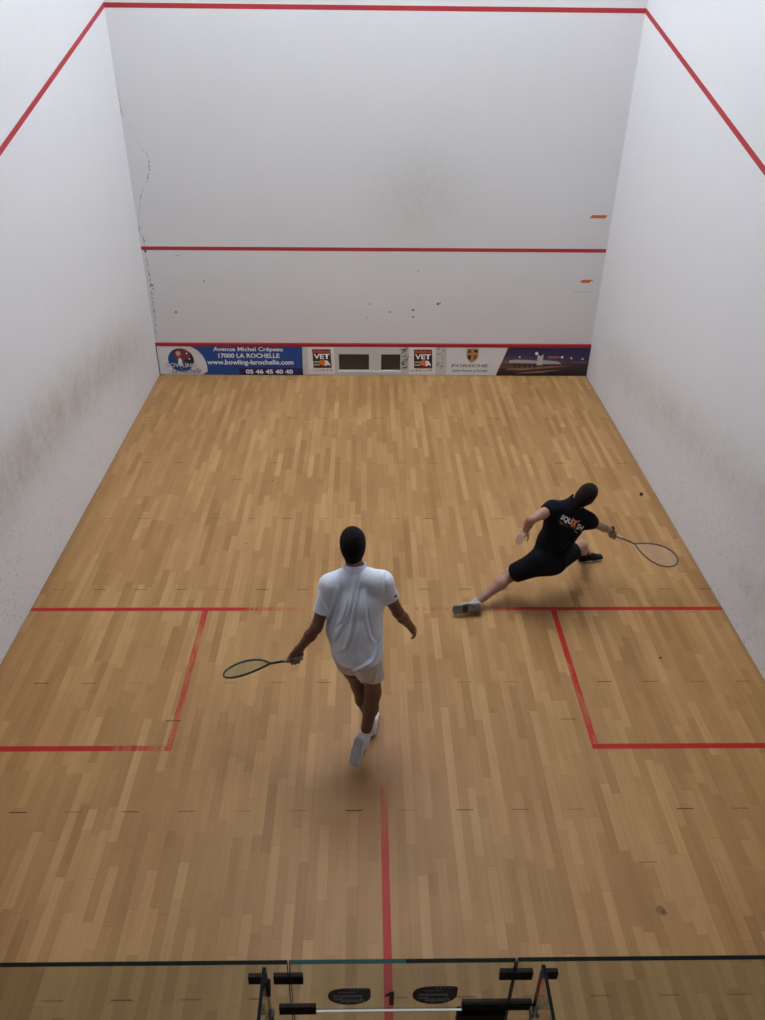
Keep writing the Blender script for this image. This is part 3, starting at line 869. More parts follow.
def hair_mesh(P, ax, s, mat, parent, name='hair', thick=0.010, lower=-0.0075):
    c = P(0, 0, 0.0)
    F = Field(c - 0.19, c + 0.19, 0.0045)
    F.ell(P(0, -0.010, 0.028), ax, ((0.077 + thick) * s, (0.096 + thick) * s, (0.095 + thick) * s))
    F.ell(P(0, -0.030, -0.020), ax, ((0.070 + thick * 0.6) * s, (0.072 + thick * 0.6) * s, 0.078 * s), k=0.02)
    n = unit(ax[1] * 1.15 - ax[2])
    F.seg(P(0, -0.045, -0.02), P(0, -0.052, -0.105), 0.060 * s, 0.044 * s, side=ax[0], k=0.03)
    F.cut(P(0, 0, lower - 0.006), n)
    F.ell(P(0, 0.125, -0.045), ax, (0.075 * s, 0.085 * s, 0.105 * s), k=0.01, op='sub')
    me = F.mesh(name); relax(me, 1)
    return link(name, me, mat, parent, True)

def add_hand(F, wrist, d, n, thumb, curl=(0.5, 0.5, 0.5, 0.5), s=1.0, thumb_curl=0.4, grip=False):
    """d wrist->knuckles, n palm normal (the side fingers curl to), thumb = lateral direction of the thumb"""
    wrist = np.array(wrist); d = unit(d); t = unit(np.array(thumb) - d * np.dot(thumb, d))
    n = np.array(n) - d * np.dot(n, d); n = n - t * np.dot(n, t); n = unit(n)
    P = lambda a, b_, c_: wrist + (d * a + t * b_ + n * c_) * s
    # palm: two rounded slabs
    F.seg(P(-0.01, 0, 0), P(0.03, 0, 0), 0.029 * s, 0.036 * s, side=t, f=0.62, fb=0.45, k=0.02)
    F.seg(P(0.03, 0.002, 0), P(0.082, 0.0, 0), 0.036 * s, 0.041 * s, side=t, f=0.45, fb=0.33, k=0.015)
    F.ell(P(0.030, 0.020, 0.010), (d, t, n), (0.032 * s, 0.016 * s, 0.014 * s), k=0.012)
    lens = ((0.040, 0.026, 0.022), (0.045, 0.029, 0.023), (0.041, 0.027, 0.022), (0.033, 0.021, 0.020))
    lat = (0.030, 0.010, -0.010, -0.029); base = (0.088, 0.092, 0.088, 0.080)
    for i in range(4):
        p = P(base[i] - 0.012, lat[i], 0.0); ang = 0.0; r = (0.0088, 0.0090, 0.0086, 0.0076)[i] * s
        spread = (lat[i] * (2.2 if not grip else 0.3))
        for j, L in enumerate(lens[i]):
            ang += curl[i] * ((1.15, 1.35, 0.9) if grip else (0.55, 0.9, 0.6))[j]
            dd = d * math.cos(ang) + n * math.sin(ang) + t * spread
            p2 = p + unit(dd) * (L + (0.012 if j == 0 else 0)) * s
            F.seg(p, p2, r * (1 - 0.08 * j), r * (0.92 - 0.08 * j), k=0.004)
            p = p2
    # thumb from the side of the palm near its base
    p = P(0.022, 0.024, 0.008)
    a0 = 0.75 if not grip else 0.55
    dirs = (d * math.cos(a0) + t * math.sin(a0) + n * 0.35 * (1 if grip else 0.5),
            d * math.cos(a0 - 0.35) + t * math.sin(a0 - 0.35) + n * thumb_curl,
            d * math.cos(a0 - 0.6) + t * math.sin(a0 - 0.6) + n * thumb_curl * 1.8)
    for dd, L, r in zip(dirs, (0.036, 0.032, 0.026), (0.0125, 0.0108, 0.0095)):
        p2 = p + unit(dd) * L * s
        F.seg(p, p2, r * s, r * 0.93 * s, k=0.006); p = p2

def add_leg(F, hip, knee, ank, s=1.0, back=(0, -1, 0)):
    hip, knee, ank, back = map(np.array, (hip, knee, ank, back))
    F.seg(hip, lerp(hip, knee, 0.5), 0.088 * s, 0.074 * s, k=0.03)
    F.seg(lerp(hip, knee, 0.5), knee, 0.074 * s, 0.054 * s, k=0.03)
    F.seg(lerp(hip, knee, 0.93), lerp(knee, ank, 0.06), 0.055 * s, 0.052 * s, k=0.02)
    cb = lerp(knee, ank, 0.30) + back * 0.018
    F.seg(knee, cb, 0.050 * s, 0.055 * s, k=0.03)
    F.seg(cb, lerp(knee, ank, 0.72), 0.055 * s, 0.038 * s, k=0.03)
    F.seg(lerp(knee, ank, 0.7), ank, 0.038 * s, 0.034 * s, k=0.02)

def add_arm(F, sh, el, wr, s=1.0):
    F.seg(sh, lerp(sh, el, 0.45), 0.056 * s, 0.048 * s, k=0.03)
    F.seg(lerp(sh, el, 0.45), el, 0.048 * s, 0.038 * s, k=0.03)
    F.seg(el, lerp(el, wr, 0.35), 0.039 * s, 0.040 * s, k=0.02)
    F.seg(lerp(el, wr, 0.35), wr, 0.040 * s, 0.026 * s, k=0.02)

def shoe(parent, ank, fwd_, up_, upper_mat, sole_mat, L=0.285, label=None, lace_mat=None):
    """trainer: upper with collar and toe cap, separate sole, laces"""
    fwd_ = unit(fwd_); up_ = unit(np.array(up_) - fwd_ * np.dot(up_, fwd_)); sd = np.cross(fwd_, up_)
    ank = np.array(ank, float)
    P = lambda a, b_, c_: ank + fwd_ * a + sd * b_ + up_ * c_
    H = -0.088; x0 = -0.062; x1 = x0 + L
    lo = ank - 0.34; hi = ank + 0.34
    F = Field(lo, hi, 0.004)
    F.seg(P(x0 + 0.045, 0, H + 0.030), P(x0 + 0.15, 0, H + 0.030), 0.037, 0.040, side=sd, f=1.0, fb=0.85, k=0.02)
    F.seg(P(x0 + 0.15, 0, H + 0.030), P(x1 - 0.05, 0.004, H + 0.026), 0.042, 0.042, side=sd, f=0.85, fb=0.62, k=0.02)
    F.seg(P(x0 + 0.042, 0, H + 0.030), P(x0 + 0.050, 0, H + 0.078), 0.038, 0.040, side=sd, f=1.1, k=0.02)
    F.seg(P(x0 + 0.07, 0, H + 0.070), P(x0 + 0.17, 0, H + 0.045), 0.034, 0.030, side=sd, f=0.8, k=0.02)
    F.cut(P(0, 0, H + 0.014), -up_)
    F.cut(P(0, 0, H + 0.098), up_)
    F.seg(P(0.0, 0, H + 0.085), P(-0.005, 0, H + 0.14), 0.032, 0.040, side=sd, k=0.004, op='sub')
    me = F.mesh('shoe_upper'); relax(me, 1)
    up_o = link('shoe', me, upper_mat, parent, True)
    if label: up_o['label'] = label
    F = Field(lo, hi, 0.004)
    F.seg(P(x0 + 0.040, 0, H + 0.014), P(x0 + 0.13, 0.0, H + 0.012), 0.040, 0.036, side=sd, f=0.55, k=0.02)
    F.seg(P(x0 + 0.13, 0.0, H + 0.012), P(x1 - 0.048, 0.004, H + 0.014), 0.037, 0.047, side=sd, f=0.5, fb=0.42, k=0.02)
    F.cut(P(0, 0, H + 0.024), up_); F.cut(P(0, 0, H), -up_)
    F.cut(P(0, 0, H + 0.003), -up_, P(0.045, 0, H) - 0.03, P(0.045, 0, H) + 0.03)
    me = F.mesh('sole'); relax(me, 1)
    so = link('sole', me, sole_mat, up_o, True)
    bm = bmesh.new()
    for k in range(4):
        a_ = x0 + 0.115 + k * 0.022; h_ = H + 0.087 - k * 0.008
        tube_bm(bm, [P(a_, -0.024, h_ - 0.013), P(a_, 0, h_), P(a_ + 0.006, 0.024, h_ - 0.013)], 0.0028, 5)
    lc = from_bm('laces', bm, lace_mat or sole_mat, up_o, True)
    return P, up_o

def sock(parent, ank, knee, mat, h=0.08, r=0.043):
    a_ = np.array(ank, float); k_ = unit(np.array(knee) - a_)
    F = Field(a_ - 0.2, a_ + 0.2, 0.004)
    F.seg(a_ - k_ * 0.03, a_ + k_ * h, r * 0.97, r, k=0.01)
    F.seg(a_ + k_ * (h - 0.012), a_ + k_ * h, r * 1.06, r * 1.06, k=0.006)
    F.cut(a_ + k_ * h, k_)
    me = F.mesh('sock'); relax(me, 1)
    return link('sock', me, mat, parent, True)

def displace_folds(me, folds, amp, width, to2d, facing, noise_amp=0.0):
    n = len(me.vertices)
    co = np.empty(n * 3, np.float32); me.vertices.foreach_get('co', co); co = co.reshape(-1, 3).astype(float)
    no = np.empty(n * 3, np.float32); me.vertex_normals.foreach_get('vector', no); no = no.reshape(-1, 3)
    uv = to2d(co); w = np.clip((no @ np.array(facing) - 0.15) * 2.5, 0, 1)
    h = np.zeros(n)
    for fi, (pts, a_) in enumerate(folds):
        pts = np.array(pts, float); best = np.full(n, 9.0); sgn = np.zeros(n); tt = np.zeros(n); nseg = len(pts) - 1
        for i in range(nseg):
            p, d = pts[i], pts[i + 1] - pts[i]; L = np.linalg.norm(d)
            t = np.clip(((uv - p) @ d) / (L * L), 0, 1)
            v = uv - p - t[:, None] * d; dist = np.linalg.norm(v, axis=1)
            m = dist < best
            best[m] = dist[m]; sgn[m] = np.sign(d[0] * v[m, 1] - d[1] * v[m, 0]); tt[m] = (i + t[m]) / nseg
        taper = np.sin(np.clip(tt * 0.9 + 0.08, 0, 1) * math.pi) ** 0.6
        x_ = best * sgn / width
        h += a_ * taper * (np.exp(-x_ ** 2) * 1.0 - 0.85 * np.exp(-((x_ - 1.5) / 0.9) ** 2))
    if noise_amp:
        h += noise_amp * (np.sin(uv[:, 0] * 61 + 2.3 * np.sin(uv[:, 1] * 17)) * np.sin(uv[:, 1] * 38 + 1.7 * np.sin(uv[:, 0] * 23)))
    co += no * (h * w * amp)[:, None]
    me.vertices.foreach_set('co', co.astype(np.float32).ravel()); me.update()

def eyes(P, ax, parent):
    white_ = Mat('eye_white', (0.7, 0.68, 0.66), 0.2); iris = Mat('dark_iris', (0.03, 0.02, 0.015), 0.15)
    for q in (-1, 1):
        bm = bmesh.new(); bmesh.ops.create_uvsphere(bm, u_segments=16, v_segments=10, radius=0.0115)
        bmesh.ops.translate(bm, verts=bm.verts, vec=Vector(P(q * 0.031, 0.0735, 0.001)))
        e = from_bm('eye', bm, white_, parent, True)
        bm = bmesh.new(); bmesh.ops.create_uvsphere(bm, u_segments=12, v_segments=8, radius=0.0058)
        bmesh.ops.translate(bm, verts=bm.verts, vec=Vector(P(q * 0.031, 0.0800, 0.001)))
        from_bm('iris', bm, iris, e, True)

def skin_mat(name, col):
    m = Mat(name, col, 0.5)
    v = m.obj_coord(); n = m.noise(v, 9.0, 3, 0.5)
    m.color(m.mix((n - 0.3).clamp() * 0.6, col, tuple(min(1, c_ * 1.22) for c_ in col)))
    m.b.inputs['Subsurface Weight'].default_value = 0.08
    m.b.inputs['Subsurface Radius'].default_value = (0.02, 0.008, 0.005)
    return m
def hair_mat(name, col):
    m = Mat(name, col, 0.8, Specular_IOR_Level=0.12)
    v = m.obj_coord(); n = m.noise(v, 90.0, 3, 0.7); m.bump(n, 1.0, 0.012)
    return m
def cloth_mat(name, col, rough=0.85, weave=500.0):
    m = Mat(name, col, rough)
    v = m.obj_coord(); n = m.noise(v, weave, 2, 0.5); m.bump(n, 0.1, 0.001)
    m.b.inputs['Specular IOR Level'].default_value = 0.12
    return m

# ------------------------------------------------------------------ player in white
pel, hipL, hipR = V3(3.015, 2.70, 0.985), V3(2.935, 2.725, 0.935), V3(3.092, 2.665, 0.960)
kneeR, ankR = V3(3.125, 2.690, 0.565), V3(3.060, 2.560, 0.200)
kneeL, ankL = V3(3.025, 2.790, 0.520), V3(3.112, 2.815, 0.092)
shL, shR, neck, headc = V3(2.835, 2.800, 1.440), V3(3.178, 2.790, 1.475), V3(2.999, 2.850, 1.510), V3(2.985, 2.925, 1.682)
elbL, wrL = V3(2.742, 2.672, 1.185), V3(2.612, 2.703, 0.958)
elbR, wrR = V3(3.292, 2.817, 1.195), V3(3.393, 2.913, 0.975)
racket_tip = V3(2.047, 2.850, 0.605)
handL = V3(2.575, 2.705, 0.895)
rdir = unit(racket_tip - handL)

p1 = empty('person', (3.05, 2.70, 0), 'person in white polo and shorts walking away, racket in left hand', 'person')
dark_skin = skin_mat('brown_skin', (0.150, 0.066, 0.042))
F = Field((2.40, 2.36, 0.0), (3.60, 3.16, 1.85), 0.005)
sd = unit(shR - shL)
F.seg(pel + (0, 0, -0.03), lerp(pel, neck, 0.25), 0.150, 0.135, side=sd, f=0.72, k=0.03)
F.seg(lerp(pel, neck, 0.25), lerp(pel, neck, 0.62), 0.135, 0.155, side=sd, f=0.74, k=0.03)
F.seg(lerp(pel, neck, 0.62), lerp(pel, neck, 0.86), 0.155, 0.150, side=sd, f=0.72, fb=0.6, k=0.03)
F.seg(lerp(neck, shL, 0.3) - (0, 0, .03), lerp(neck, shL, 0.92), 0.060, 0.060, k=0.04)
F.seg(lerp(neck, shR, 0.3) - (0, 0, .03), lerp(neck, shR, 0.92), 0.060, 0.060, k=0.04)
add_leg(F, hipL, kneeL, ankL); add_leg(F, hipR, kneeR, ankR)
F.seg(ankL, ankL + (0.01, 0.08, -0.062), 0.030, 0.018, k=0.01)
fR = unit(V3(-0.055, -0.085, -0.21))
F.seg(ankR, ankR + fR * 0.11, 0.033, 0.026, k=0.02)
add_arm(F, shL, elbL, wrL); add_arm(F, shR, elbR, wrR)
hpos, hax = add_head(F, headc, unit(V3(-0.05, 1, -0.12)), unit(V3(-0.02, 0.14, 1)), neck - (0, 0.0, 0.01))
# left hand wraps the handle: knuckles run across it
fd = unit(wrL - elbL); dL = unit(fd - rdir * np.dot(fd, rdir) * 0.45)
nL = np.cross(rdir, dL); nL = nL if nL[1] < 0 else -nL
add_hand(F, wrL, dL, nL, rdir, (1, 1, 1, 1), 0.98, 0.9, True)
dR = unit(wrR - elbR); add_hand(F, wrR, dR, V3(-1, -0.2, 0), V3(0.1, 0.9, 0.3), (0.35, 0.42, 0.5, 0.55), 0.95)
me = F.mesh('body'); relax(me, 1)
link('body', me, dark_skin, p1, True)
eyes(hpos, hax, p1)
hair_mesh(hpos, hax, 1.0, hair_mat('black_curly_hair', (0.010, 0.009, 0.009)), p1, thick=0.010)

# polo shirt
white_cloth = cloth_mat('white_polo_fabric', (0.76, 0.79, 0.88), 0.7)
F = Field((2.58, 2.44, 0.78), (3.44, 3.08, 1.64), 0.004)
hem = pel + V3(0.000, -0.022, -0.012)
wst = lerp(pel, neck, 0.30) + V3(-0.018, -0.012, 0)
F.seg(hem, wst, 0.178, 0.184, side=sd, f=0.90, fb=0.80, k=0.04)
F.seg(wst, lerp(pel, neck, 0.62), 0.184, 0.186, side=sd, f=0.80, fb=0.76, k=0.04)
F.seg(lerp(pel, neck, 0.62), lerp(pel, neck, 0.88), 0.180, 0.165, side=sd, f=0.76, fb=0.6, k=0.04)
F.seg(lerp(neck, shL, 0.2) - (0, 0, .03), shL, 0.070, 0.072, k=0.05)
F.seg(lerp(neck, shR, 0.2) - (0, 0, .03), shR, 0.070, 0.072, k=0.05)
eL, eR = lerp(shL, elbL, 0.66), lerp(shR, elbR, 0.50)
uL, uR = unit(elbL - shL), unit(elbR - shR)
G = F.like()
G.seg(shL, eL + uL * 0.02, 0.070, 0.056, k=0.02)
G.cut(eL, uL); F.merge(G, 0.04)
G = F.like(); G.seg(shR, eR + uR * 0.02, 0.072, 0.064, k=0.02); G.cut(eR, uR); F.merge(G, 0.04)
F.cut(hem + (0, 0, -0.045), unit(V3(-0.05, -0.10, -1)))
F.seg(eL + uL * 0.035, eL + uL * 0.06, 0.050, 0.050, k=0.004, op='sub')
F.seg(eR + uR * 0.035, eR + uR * 0.06, 0.050, 0.050, k=0.004, op='sub')
# neck opening
F.seg(neck + (0, 0.01, 0.025), neck + (0, 0.035, 0.09), 0.062, 0.070, k=0.006, op='sub')
me = F.mesh('polo_shirt'); relax(me, 2)
folds = [([(3.007, 1.535), (2.976, 1.397), (2.94, 1.294), (2.887, 1.188), (2.861, 1.121)], 1.0),
 ([(3.026, 1.485), (2.99, 1.345), (2.969, 1.215), (2.937, 1.094), (2.874, 1.04)], 1.0),
 ([(2.883, 1.473), (2.85, 1.333), (2.796, 1.202)], 0.9), ([(3.07, 1.447), (3.07, 1.293), (3.101, 1.161), (3.132, 1.107)], 0.7),
 ([(3.14, 1.485), (3.17, 1.371)], 0.6), ([(3.173, 1.08), (3.081, 0.984), (2.965, 0.85)], 1.2),
 ([(3.183, 1.134), (3.102, 1.011), (2.945, 0.914), (2.841, 0.929)], 1.2), ([(2.81, 0.957), (2.893, 0.914), (2.966, 0.928)], 0.9),
 ([(2.805, 1.162), (2.832, 1.012), (2.862, 0.943)], 0.8), ([(2.763, 1.423), (2.81, 1.32)], 0.6), ([(3.178, 1.596), (3.184, 1.472), (3.178, 1.371)], 0.9),
 ([(2.951, 1.397), (2.909, 1.268), (2.888, 1.241)], 0.8), ([(2.90, 1.55), (2.89, 1.42), (2.86, 1.26), (2.82, 1.13)], 0.5)]
displace_folds(me, folds, 0.017, 0.0105, lambda c_: c_[:, [0, 2]], (0, -1, 0.2), 0.08)
shirt = link('polo_shirt', me, white_cloth, p1, True)
# turned-down collar
F = Field((2.85, 2.72, 1.42), (3.15, 3.02, 1.66), 0.004)
cc = neck + (0.0, 0.012, 0.012); cu_ = unit(V3(0, 0.30, 1))
F.seg(cc - cu_ * 0.034, cc + cu_ * 0.036, 0.100, 0.074, side=(1, 0, 0), f=0.95, k=0.01)
F.cut(cc + cu_ * 0.048, cu_); F.cut(cc - cu_ * 0.026, -cu_)
F.seg(cc - cu_ * 0.08, cc + cu_ * 0.09, 0.061, 0.065, k=0.004, op='sub')
me = F.mesh('collar'); relax(me, 1)
link('collar', me, white_cloth, shirt, True)
em = box_bm((-0.012, -0.001, -0.008), (0.012, 0.001, 0.008), 0)
sl_pt = lerp(shR, elbR, 0.40) + unit(V3(0.8, -0.9, 0.45)) * 0.075
bmesh.ops.rotate(em, verts=em.verts, matrix=Matrix.Rotation(math.radians(42), 3, 'Z'))
bmesh.ops.translate(em, verts=em.verts, vec=Vector(sl_pt))
from_bm('sleeve_emblem', em, black, shirt)

# shorts
shorts_cloth = cloth_mat('off_white_shorts_fabric', (0.66, 0.58, 0.55), 0.85)
F = Field((2.72, 2.44, 0.52), (3.34, 3.02, 1.12), 0.005)
F.seg(pel + (0, 0, -0.06), pel + (0, 0, 0.06), 0.156, 0.150, side=sd, f=0.76, k=0.04)
kL2, kR2 = lerp(hipL, kneeL, 0.42), lerp(hipR, kneeR, 0.60)
dl, dr_ = unit(V3(-0.1, 0.1, -1)), unit(V3(-0.12, -0.25, -1))
G = F.like(); G.seg(hipL, kL2 + dl * 0.03, 0.104, 0.094, k=0.02); G.cut(kL2, dl); F.merge(G, 0.02)
G = F.like(); G.seg(hipR + V3(-0.012, 0, 0), kR2 + dr_ * 0.03, 0.100, 0.096, k=0.02); G.cut(kR2, dr_); F.merge(G, 0.02)
F.seg(kL2 - dl * 0.015, kL2 + dl * 0.06, 0.076, 0.09, k=0.004, op='sub')
F.seg(kR2 - dr_ * 0.015, kR2 + dr_ * 0.06, 0.078, 0.092, k=0.004, op='sub')
me = F.mesh('shorts'); relax(me, 2)
displace_folds(me, [([(3.02, 0.90), (3.05, 0.78), (3.04, 0.70)], 0.8), ([(3.15, 0.88), (3.12, 0.74)], 0.7), ([(2.95, 0.86), (2.90, 0.76)], 0.7)], 0.009, 0.014, lambda c_: c_[:, [0, 2]], (0, -1, 0.2), 0.12)
link('shorts', me, shorts_cloth, p1, True)
white_sock = cloth_mat('white_sock_knit', (0.74, 0.76, 0.82), 0.9)
sock(p1, ankL, kneeL, white_sock, 0.085); sock(p1, ankR, kneeR, white_sock, 0.075)
shoe_white = Mat('white_trainer_leather', (0.62, 0.64, 0.70), 0.5)
sole_grey = Mat('dark_rubber_sole', (0.10, 0.10, 0.11), 0.7); sole_pale = Mat('pale_grey_sole', (0.50, 0.50, 0.55), 0.7)
shoe(p1, ankL, (0.12, 0.98, 0.0), (0, 0, 1), shoe_white, sole_grey, 0.275, None, shoe_white)
shoe(p1, ankR, fR, V3(0.55, 0.75, -0.25), shoe_white, sole_pale, 0.262, None, shoe_white)

# ------------------------------------------------------------------ player in black
pel, hipL, hipR = V3(4.715, 4.385, 0.500), V3(4.645, 4.325, 0.500), V3(4.790, 4.420, 0.450)
kneeR, ankR = V3(5.118, 4.720, 0.395), V3(5.262, 5.015, 0.100)
kneeL, ankL = V3(4.415, 4.460, 0.255), V3(4.070, 4.265, 0.062)
shL, shR, neck, headc = V3(4.700, 4.441, 0.995), V3(5.030, 4.425, 0.880), V3(4.885, 4.480, 1.000), V3(4.990, 4.490, 1.098)
elbL, wrL = V3(4.482, 4.270, 0.985), V3(4.470, 4.350, 0.825)
elbR, wrR = V3(5.207, 4.595, 0.709), V3(5.378, 4.727, 0.564)
handR = V3(5.430, 4.765, 0.500)
tip2 = V3(5.963, 4.406, 0.405)
rdir2 = unit(tip2 - handR)
p2 = empty('person', (4.75, 4.55, 0), 'person in black shirt and black shorts lunging low to the right with a racket', 'person')
fair_skin = skin_mat('fair_skin', (0.37, 0.19, 0.135))
F = Field((3.95, 4.10, 0.0), (5.62, 5.22, 1.32), 0.005)
sd = unit(shR - shL); bk = unit(np.cross(sd, unit(neck - pel))); bk = bk if bk[1] < 0 else -bk
F.seg(pel, lerp(pel, neck, 0.3), 0.140, 0.130, side=sd, f=0.74, k=0.03)
F.seg(lerp(pel, neck, 0.3), lerp(pel, neck, 0.65), 0.130, 0.150, side=sd, f=0.74, k=0.03)
F.seg(lerp(pel, neck, 0.65), lerp(pel, neck, 0.86), 0.150, 0.140, side=sd, f=0.72, fb=0.6, k=0.03)
up_t = unit(neck - pel)
F.seg(lerp(neck, shL, 0.3) - up_t * .03, lerp(neck, shL, 0.92), 0.058, 0.058, k=0.04)
F.seg(lerp(neck, shR, 0.3) - up_t * .03, lerp(neck, shR, 0.92), 0.058, 0.058, k=0.04)
add_leg(F, hipL, kneeL, ankL, 1.06, (0.1, -0.6, 0.7)); add_leg(F, hipR, kneeR, ankR, 0.97, (-0.5, -0.3, -0.6))
fBR = unit(V3(0.97, 0.22, 0)); fBL = unit(V3(-0.985, -0.10, -0.04)); uBL = unit(V3(0, 0.94, -0.32))
F.seg(ankR, ankR + fBR * 0.09 + V3(0, 0, -0.066), 0.030, 0.018, k=0.01)
F.seg(ankL, ankL + fBL * 0.10 - uBL * 0.06, 0.030, 0.018, k=0.01)
add_arm(F, shL, elbL, wrL, 0.95); add_arm(F, shR, elbR, wrR, 0.95)
hup = unit(V3(0.55, 0.10, 0.82)); hfw = unit(V3(0.45, 0.85, -0.35))
hpos, hax = add_head(F, headc, hfw, hup, neck)
fd = unit(wrR - elbR); dR2 = unit(fd - rdir2 * np.dot(fd, rdir2) * 0.95)
nR2 = np.cross(rdir2, dR2); nR2 = nR2 if nR2[2] < 0 else -nR2
add_hand(F, wrR, dR2, nR2, rdir2, (1, 1, 1, 1), 0.95, 0.9, True)
add_hand(F, wrL, V3(-0.50, -0.75, -0.15), V3(0.1, 0.3, -0.9), V3(0.85, -0.5, 0.1), (0.15, 0.2, 0.3, 0.4), 0.92, 0.1)
me = F.mesh('body'); relax(me, 1)
link('body', me, fair_skin, p2, True)
eyes(hpos, hax, p2)
hair_mesh(hpos, hax, 1.0, hair_mat('dark_brown_hair', (0.020, 0.012, 0.009)), p2, thick=0.005)
black_cloth = cloth_mat('black_sports_fabric', (0.006, 0.007, 0.010), 0.85)
F = Field((4.40, 4.14, 0.36), (5.30, 4.80, 1.12), 0.005)
F.seg(pel + up_t * -0.03, lerp(pel, neck, 0.3), 0.158, 0.155, side=sd, f=0.78, k=0.04)
F.seg(lerp(pel, neck, 0.3), lerp(pel, neck, 0.65), 0.155, 0.168, side=sd, f=0.78, fb=0.74, k=0.04)
F.seg(lerp(pel, neck, 0.65), lerp(pel, neck, 0.88), 0.168, 0.150, side=sd, f=0.74, fb=0.6, k=0.04)
F.seg(lerp(neck, shL, 0.2) - up_t * .03, shL, 0.066, 0.068, k=0.05)
F.seg(lerp(neck, shR, 0.2) - up_t * .03, shR, 0.066, 0.070, k=0.05)
eL, eR = lerp(shL, elbL, 0.30), lerp(shR, elbR, 0.32)
uL, uR = unit(elbL - shL), unit(elbR - shR)
G = F.like(); G.seg(shL, eL + uL * 0.02, 0.069, 0.064, k=0.02); G.cut(eL, uL); F.merge(G, 0.04)
G = F.like(); G.seg(shR, eR + uR * 0.02, 0.071, 0.066, k=0.02); G.cut(eR, uR); F.merge(G, 0.04)
F.seg(neck - hup * 0.01, neck + hup * 0.058, 0.080, 0.068, k=0.03)
F.seg(neck + hup * 0.050, neck + hup * 0.12, 0.058, 0.066, k=0.006, op='sub')
me = F.mesh('sports_shirt'); relax(me, 2)
to2 = lambda c_: np.stack([(c_ - pel) @ sd, (c_ - pel) @ up_t], 1)
displace_folds(me, [([(-0.12, 0.40), (-0.02, 0.25), (0.02, 0.10)], 1), ([(0.14, 0.42), (0.06, 0.25), (0.0, 0.08)], 1), ([(-0.13, 0.2), (0.0, 0.05), (0.12, 0.02)], 1)], 0.009, 0.015, to2, tuple(bk), 0.1)
shirt2 = link('sports_shirt', me, black_cloth, p2, True)
bvh = BVHTree.FromPolygons([v.co.copy() for v in me.vertices], [tuple(p.vertices) for p in me.polygons])
def decal(name, me_, mat, parent, ctr, w, h, u0=0.0, v0=0.0, off=0.004, rot=-0.14):
    """wrap flat lettering onto the back of the shirt"""
    xs = [v.co.x for v in me_.vertices]; ys = [v.co.y for v in me_.vertices]
    ax_, bx_, ay_, by_ = min(xs), max(xs), min(ys), max(ys)
    for v in me_.vertices:
        a_ = (v.co.x - ax_) / (bx_ - ax_) * w + u0; b_ = (v.co.y - ay_) / (by_ - ay_) * h + v0
        a_, b_ = a_ * math.cos(rot) - b_ * math.sin(rot), a_ * math.sin(rot) + b_ * math.cos(rot)
        o = Vector(ctr + sd * a_ + up_t * b_ + bk * 0.4)
        hit = bvh.ray_cast(o, Vector(-bk))
        v.co = (hit[0] + Vector(bk) * off) if hit[0] is not None else o
    return link(name, me_, mat, parent)
def poly_me(pts):
    me_ = bpy.data.meshes.new('print'); me_.from_pydata([(a_, b_, 0) for a_, b_ in pts], [], [tuple(range(len(pts)))]); return me_
lc = lerp(pel, neck, 0.755) + sd * 0.025
logo_w = Mat('logo_white', (0.62, 0.62, 0.62), 0.6); logo_o = Mat('logo_orange', (0.62, 0.12, 0.03), 0.6); logo_g = Mat('logo_grey', (0.16, 0.12, 0.11), 0.6)
decal('logo_lettering', text_mesh('SQU', 0.035), logo_w, shirt2, lc, 0.105, 0.052, -0.118, -0.010)
decal('logo_lettering', text_mesh('SH', 0.035), logo_w, shirt2, lc, 0.062, 0.050, 0.048, -0.016)
decal('logo_figure', poly_me([(0, 0), (1.2, 3.0), (-0.6, 4.2), (-0.4, 4.7), (1.6, 3.9), (2.2, 4.6), (2.6, 3.9), (4.6, 5.3), (4.8, 4.8), (3.0, 3.0), (3.4, 0), (2.5, 0), (2.0, 1.7), (1.0, 0)]), logo_o, shirt2, lc, 0.075, 0.085, -0.022, -0.018)
decal('logo_underline', poly_me([(0, 0.7), (3, 0.9), (9, 0.3), (9, 0), (3, 0.5), (0, 0.45)]), logo_o, shirt2, lc, 0.190, 0.018, -0.105, -0.045)
decal('logo_underline', poly_me([(0, 0.7), (3, 0.9), (9, 0.3), (9, 0), (3, 0.5), (0, 0.45)]), logo_g, shirt2, lc, 0.170, 0.014, -0.115, -0.030)
# shorts
F = Field((4.20, 4.05, 0.08), (5.32, 4.95, 0.74), 0.005)
F.seg(pel + up_t * -0.04, pel + up_t * 0.08, 0.152, 0.148, side=sd, f=0.80, k=0.04)
kL2, kR2 = lerp(hipL, kneeL, 0.86), lerp(hipR, kneeR, 0.66)
dl, dr_ = unit(kneeL - hipL), unit(kneeR - hipR)
G = F.like(); G.seg(hipL, kL2 + dl * 0.03, 0.116, 0.088, k=0.02); G.cut(kL2, dl); F.merge(G, 0.06)
G = F.like(); G.seg(hipR, kR2 + dr_ * 0.03, 0.118, 0.088, k=0.02); G.cut(kR2, dr_); F.merge(G, 0.06)
F.seg(lerp(hipL, hipR, 0.5), lerp(kneeL, kneeR, 0.5) * V3(1, 1, 0) + V3(0, 0.0, 0.40), 0.11, 0.06, side=sd, k=0.05)
me = F.mesh('shorts'); relax(me, 2)
sh2 = link('shorts', me, black_cloth, p2, True)
bv2 = BVHTree.FromPolygons([v.co.copy() for v in me.vertices], [tuple(p.vertices) for p in me.polygons])
hit = bv2.ray_cast(Vector(lerp(hipR, kneeR, 0.80) + V3(0, -0.3, 0.35)), Vector((0, 0.65, -0.76)).normalized())
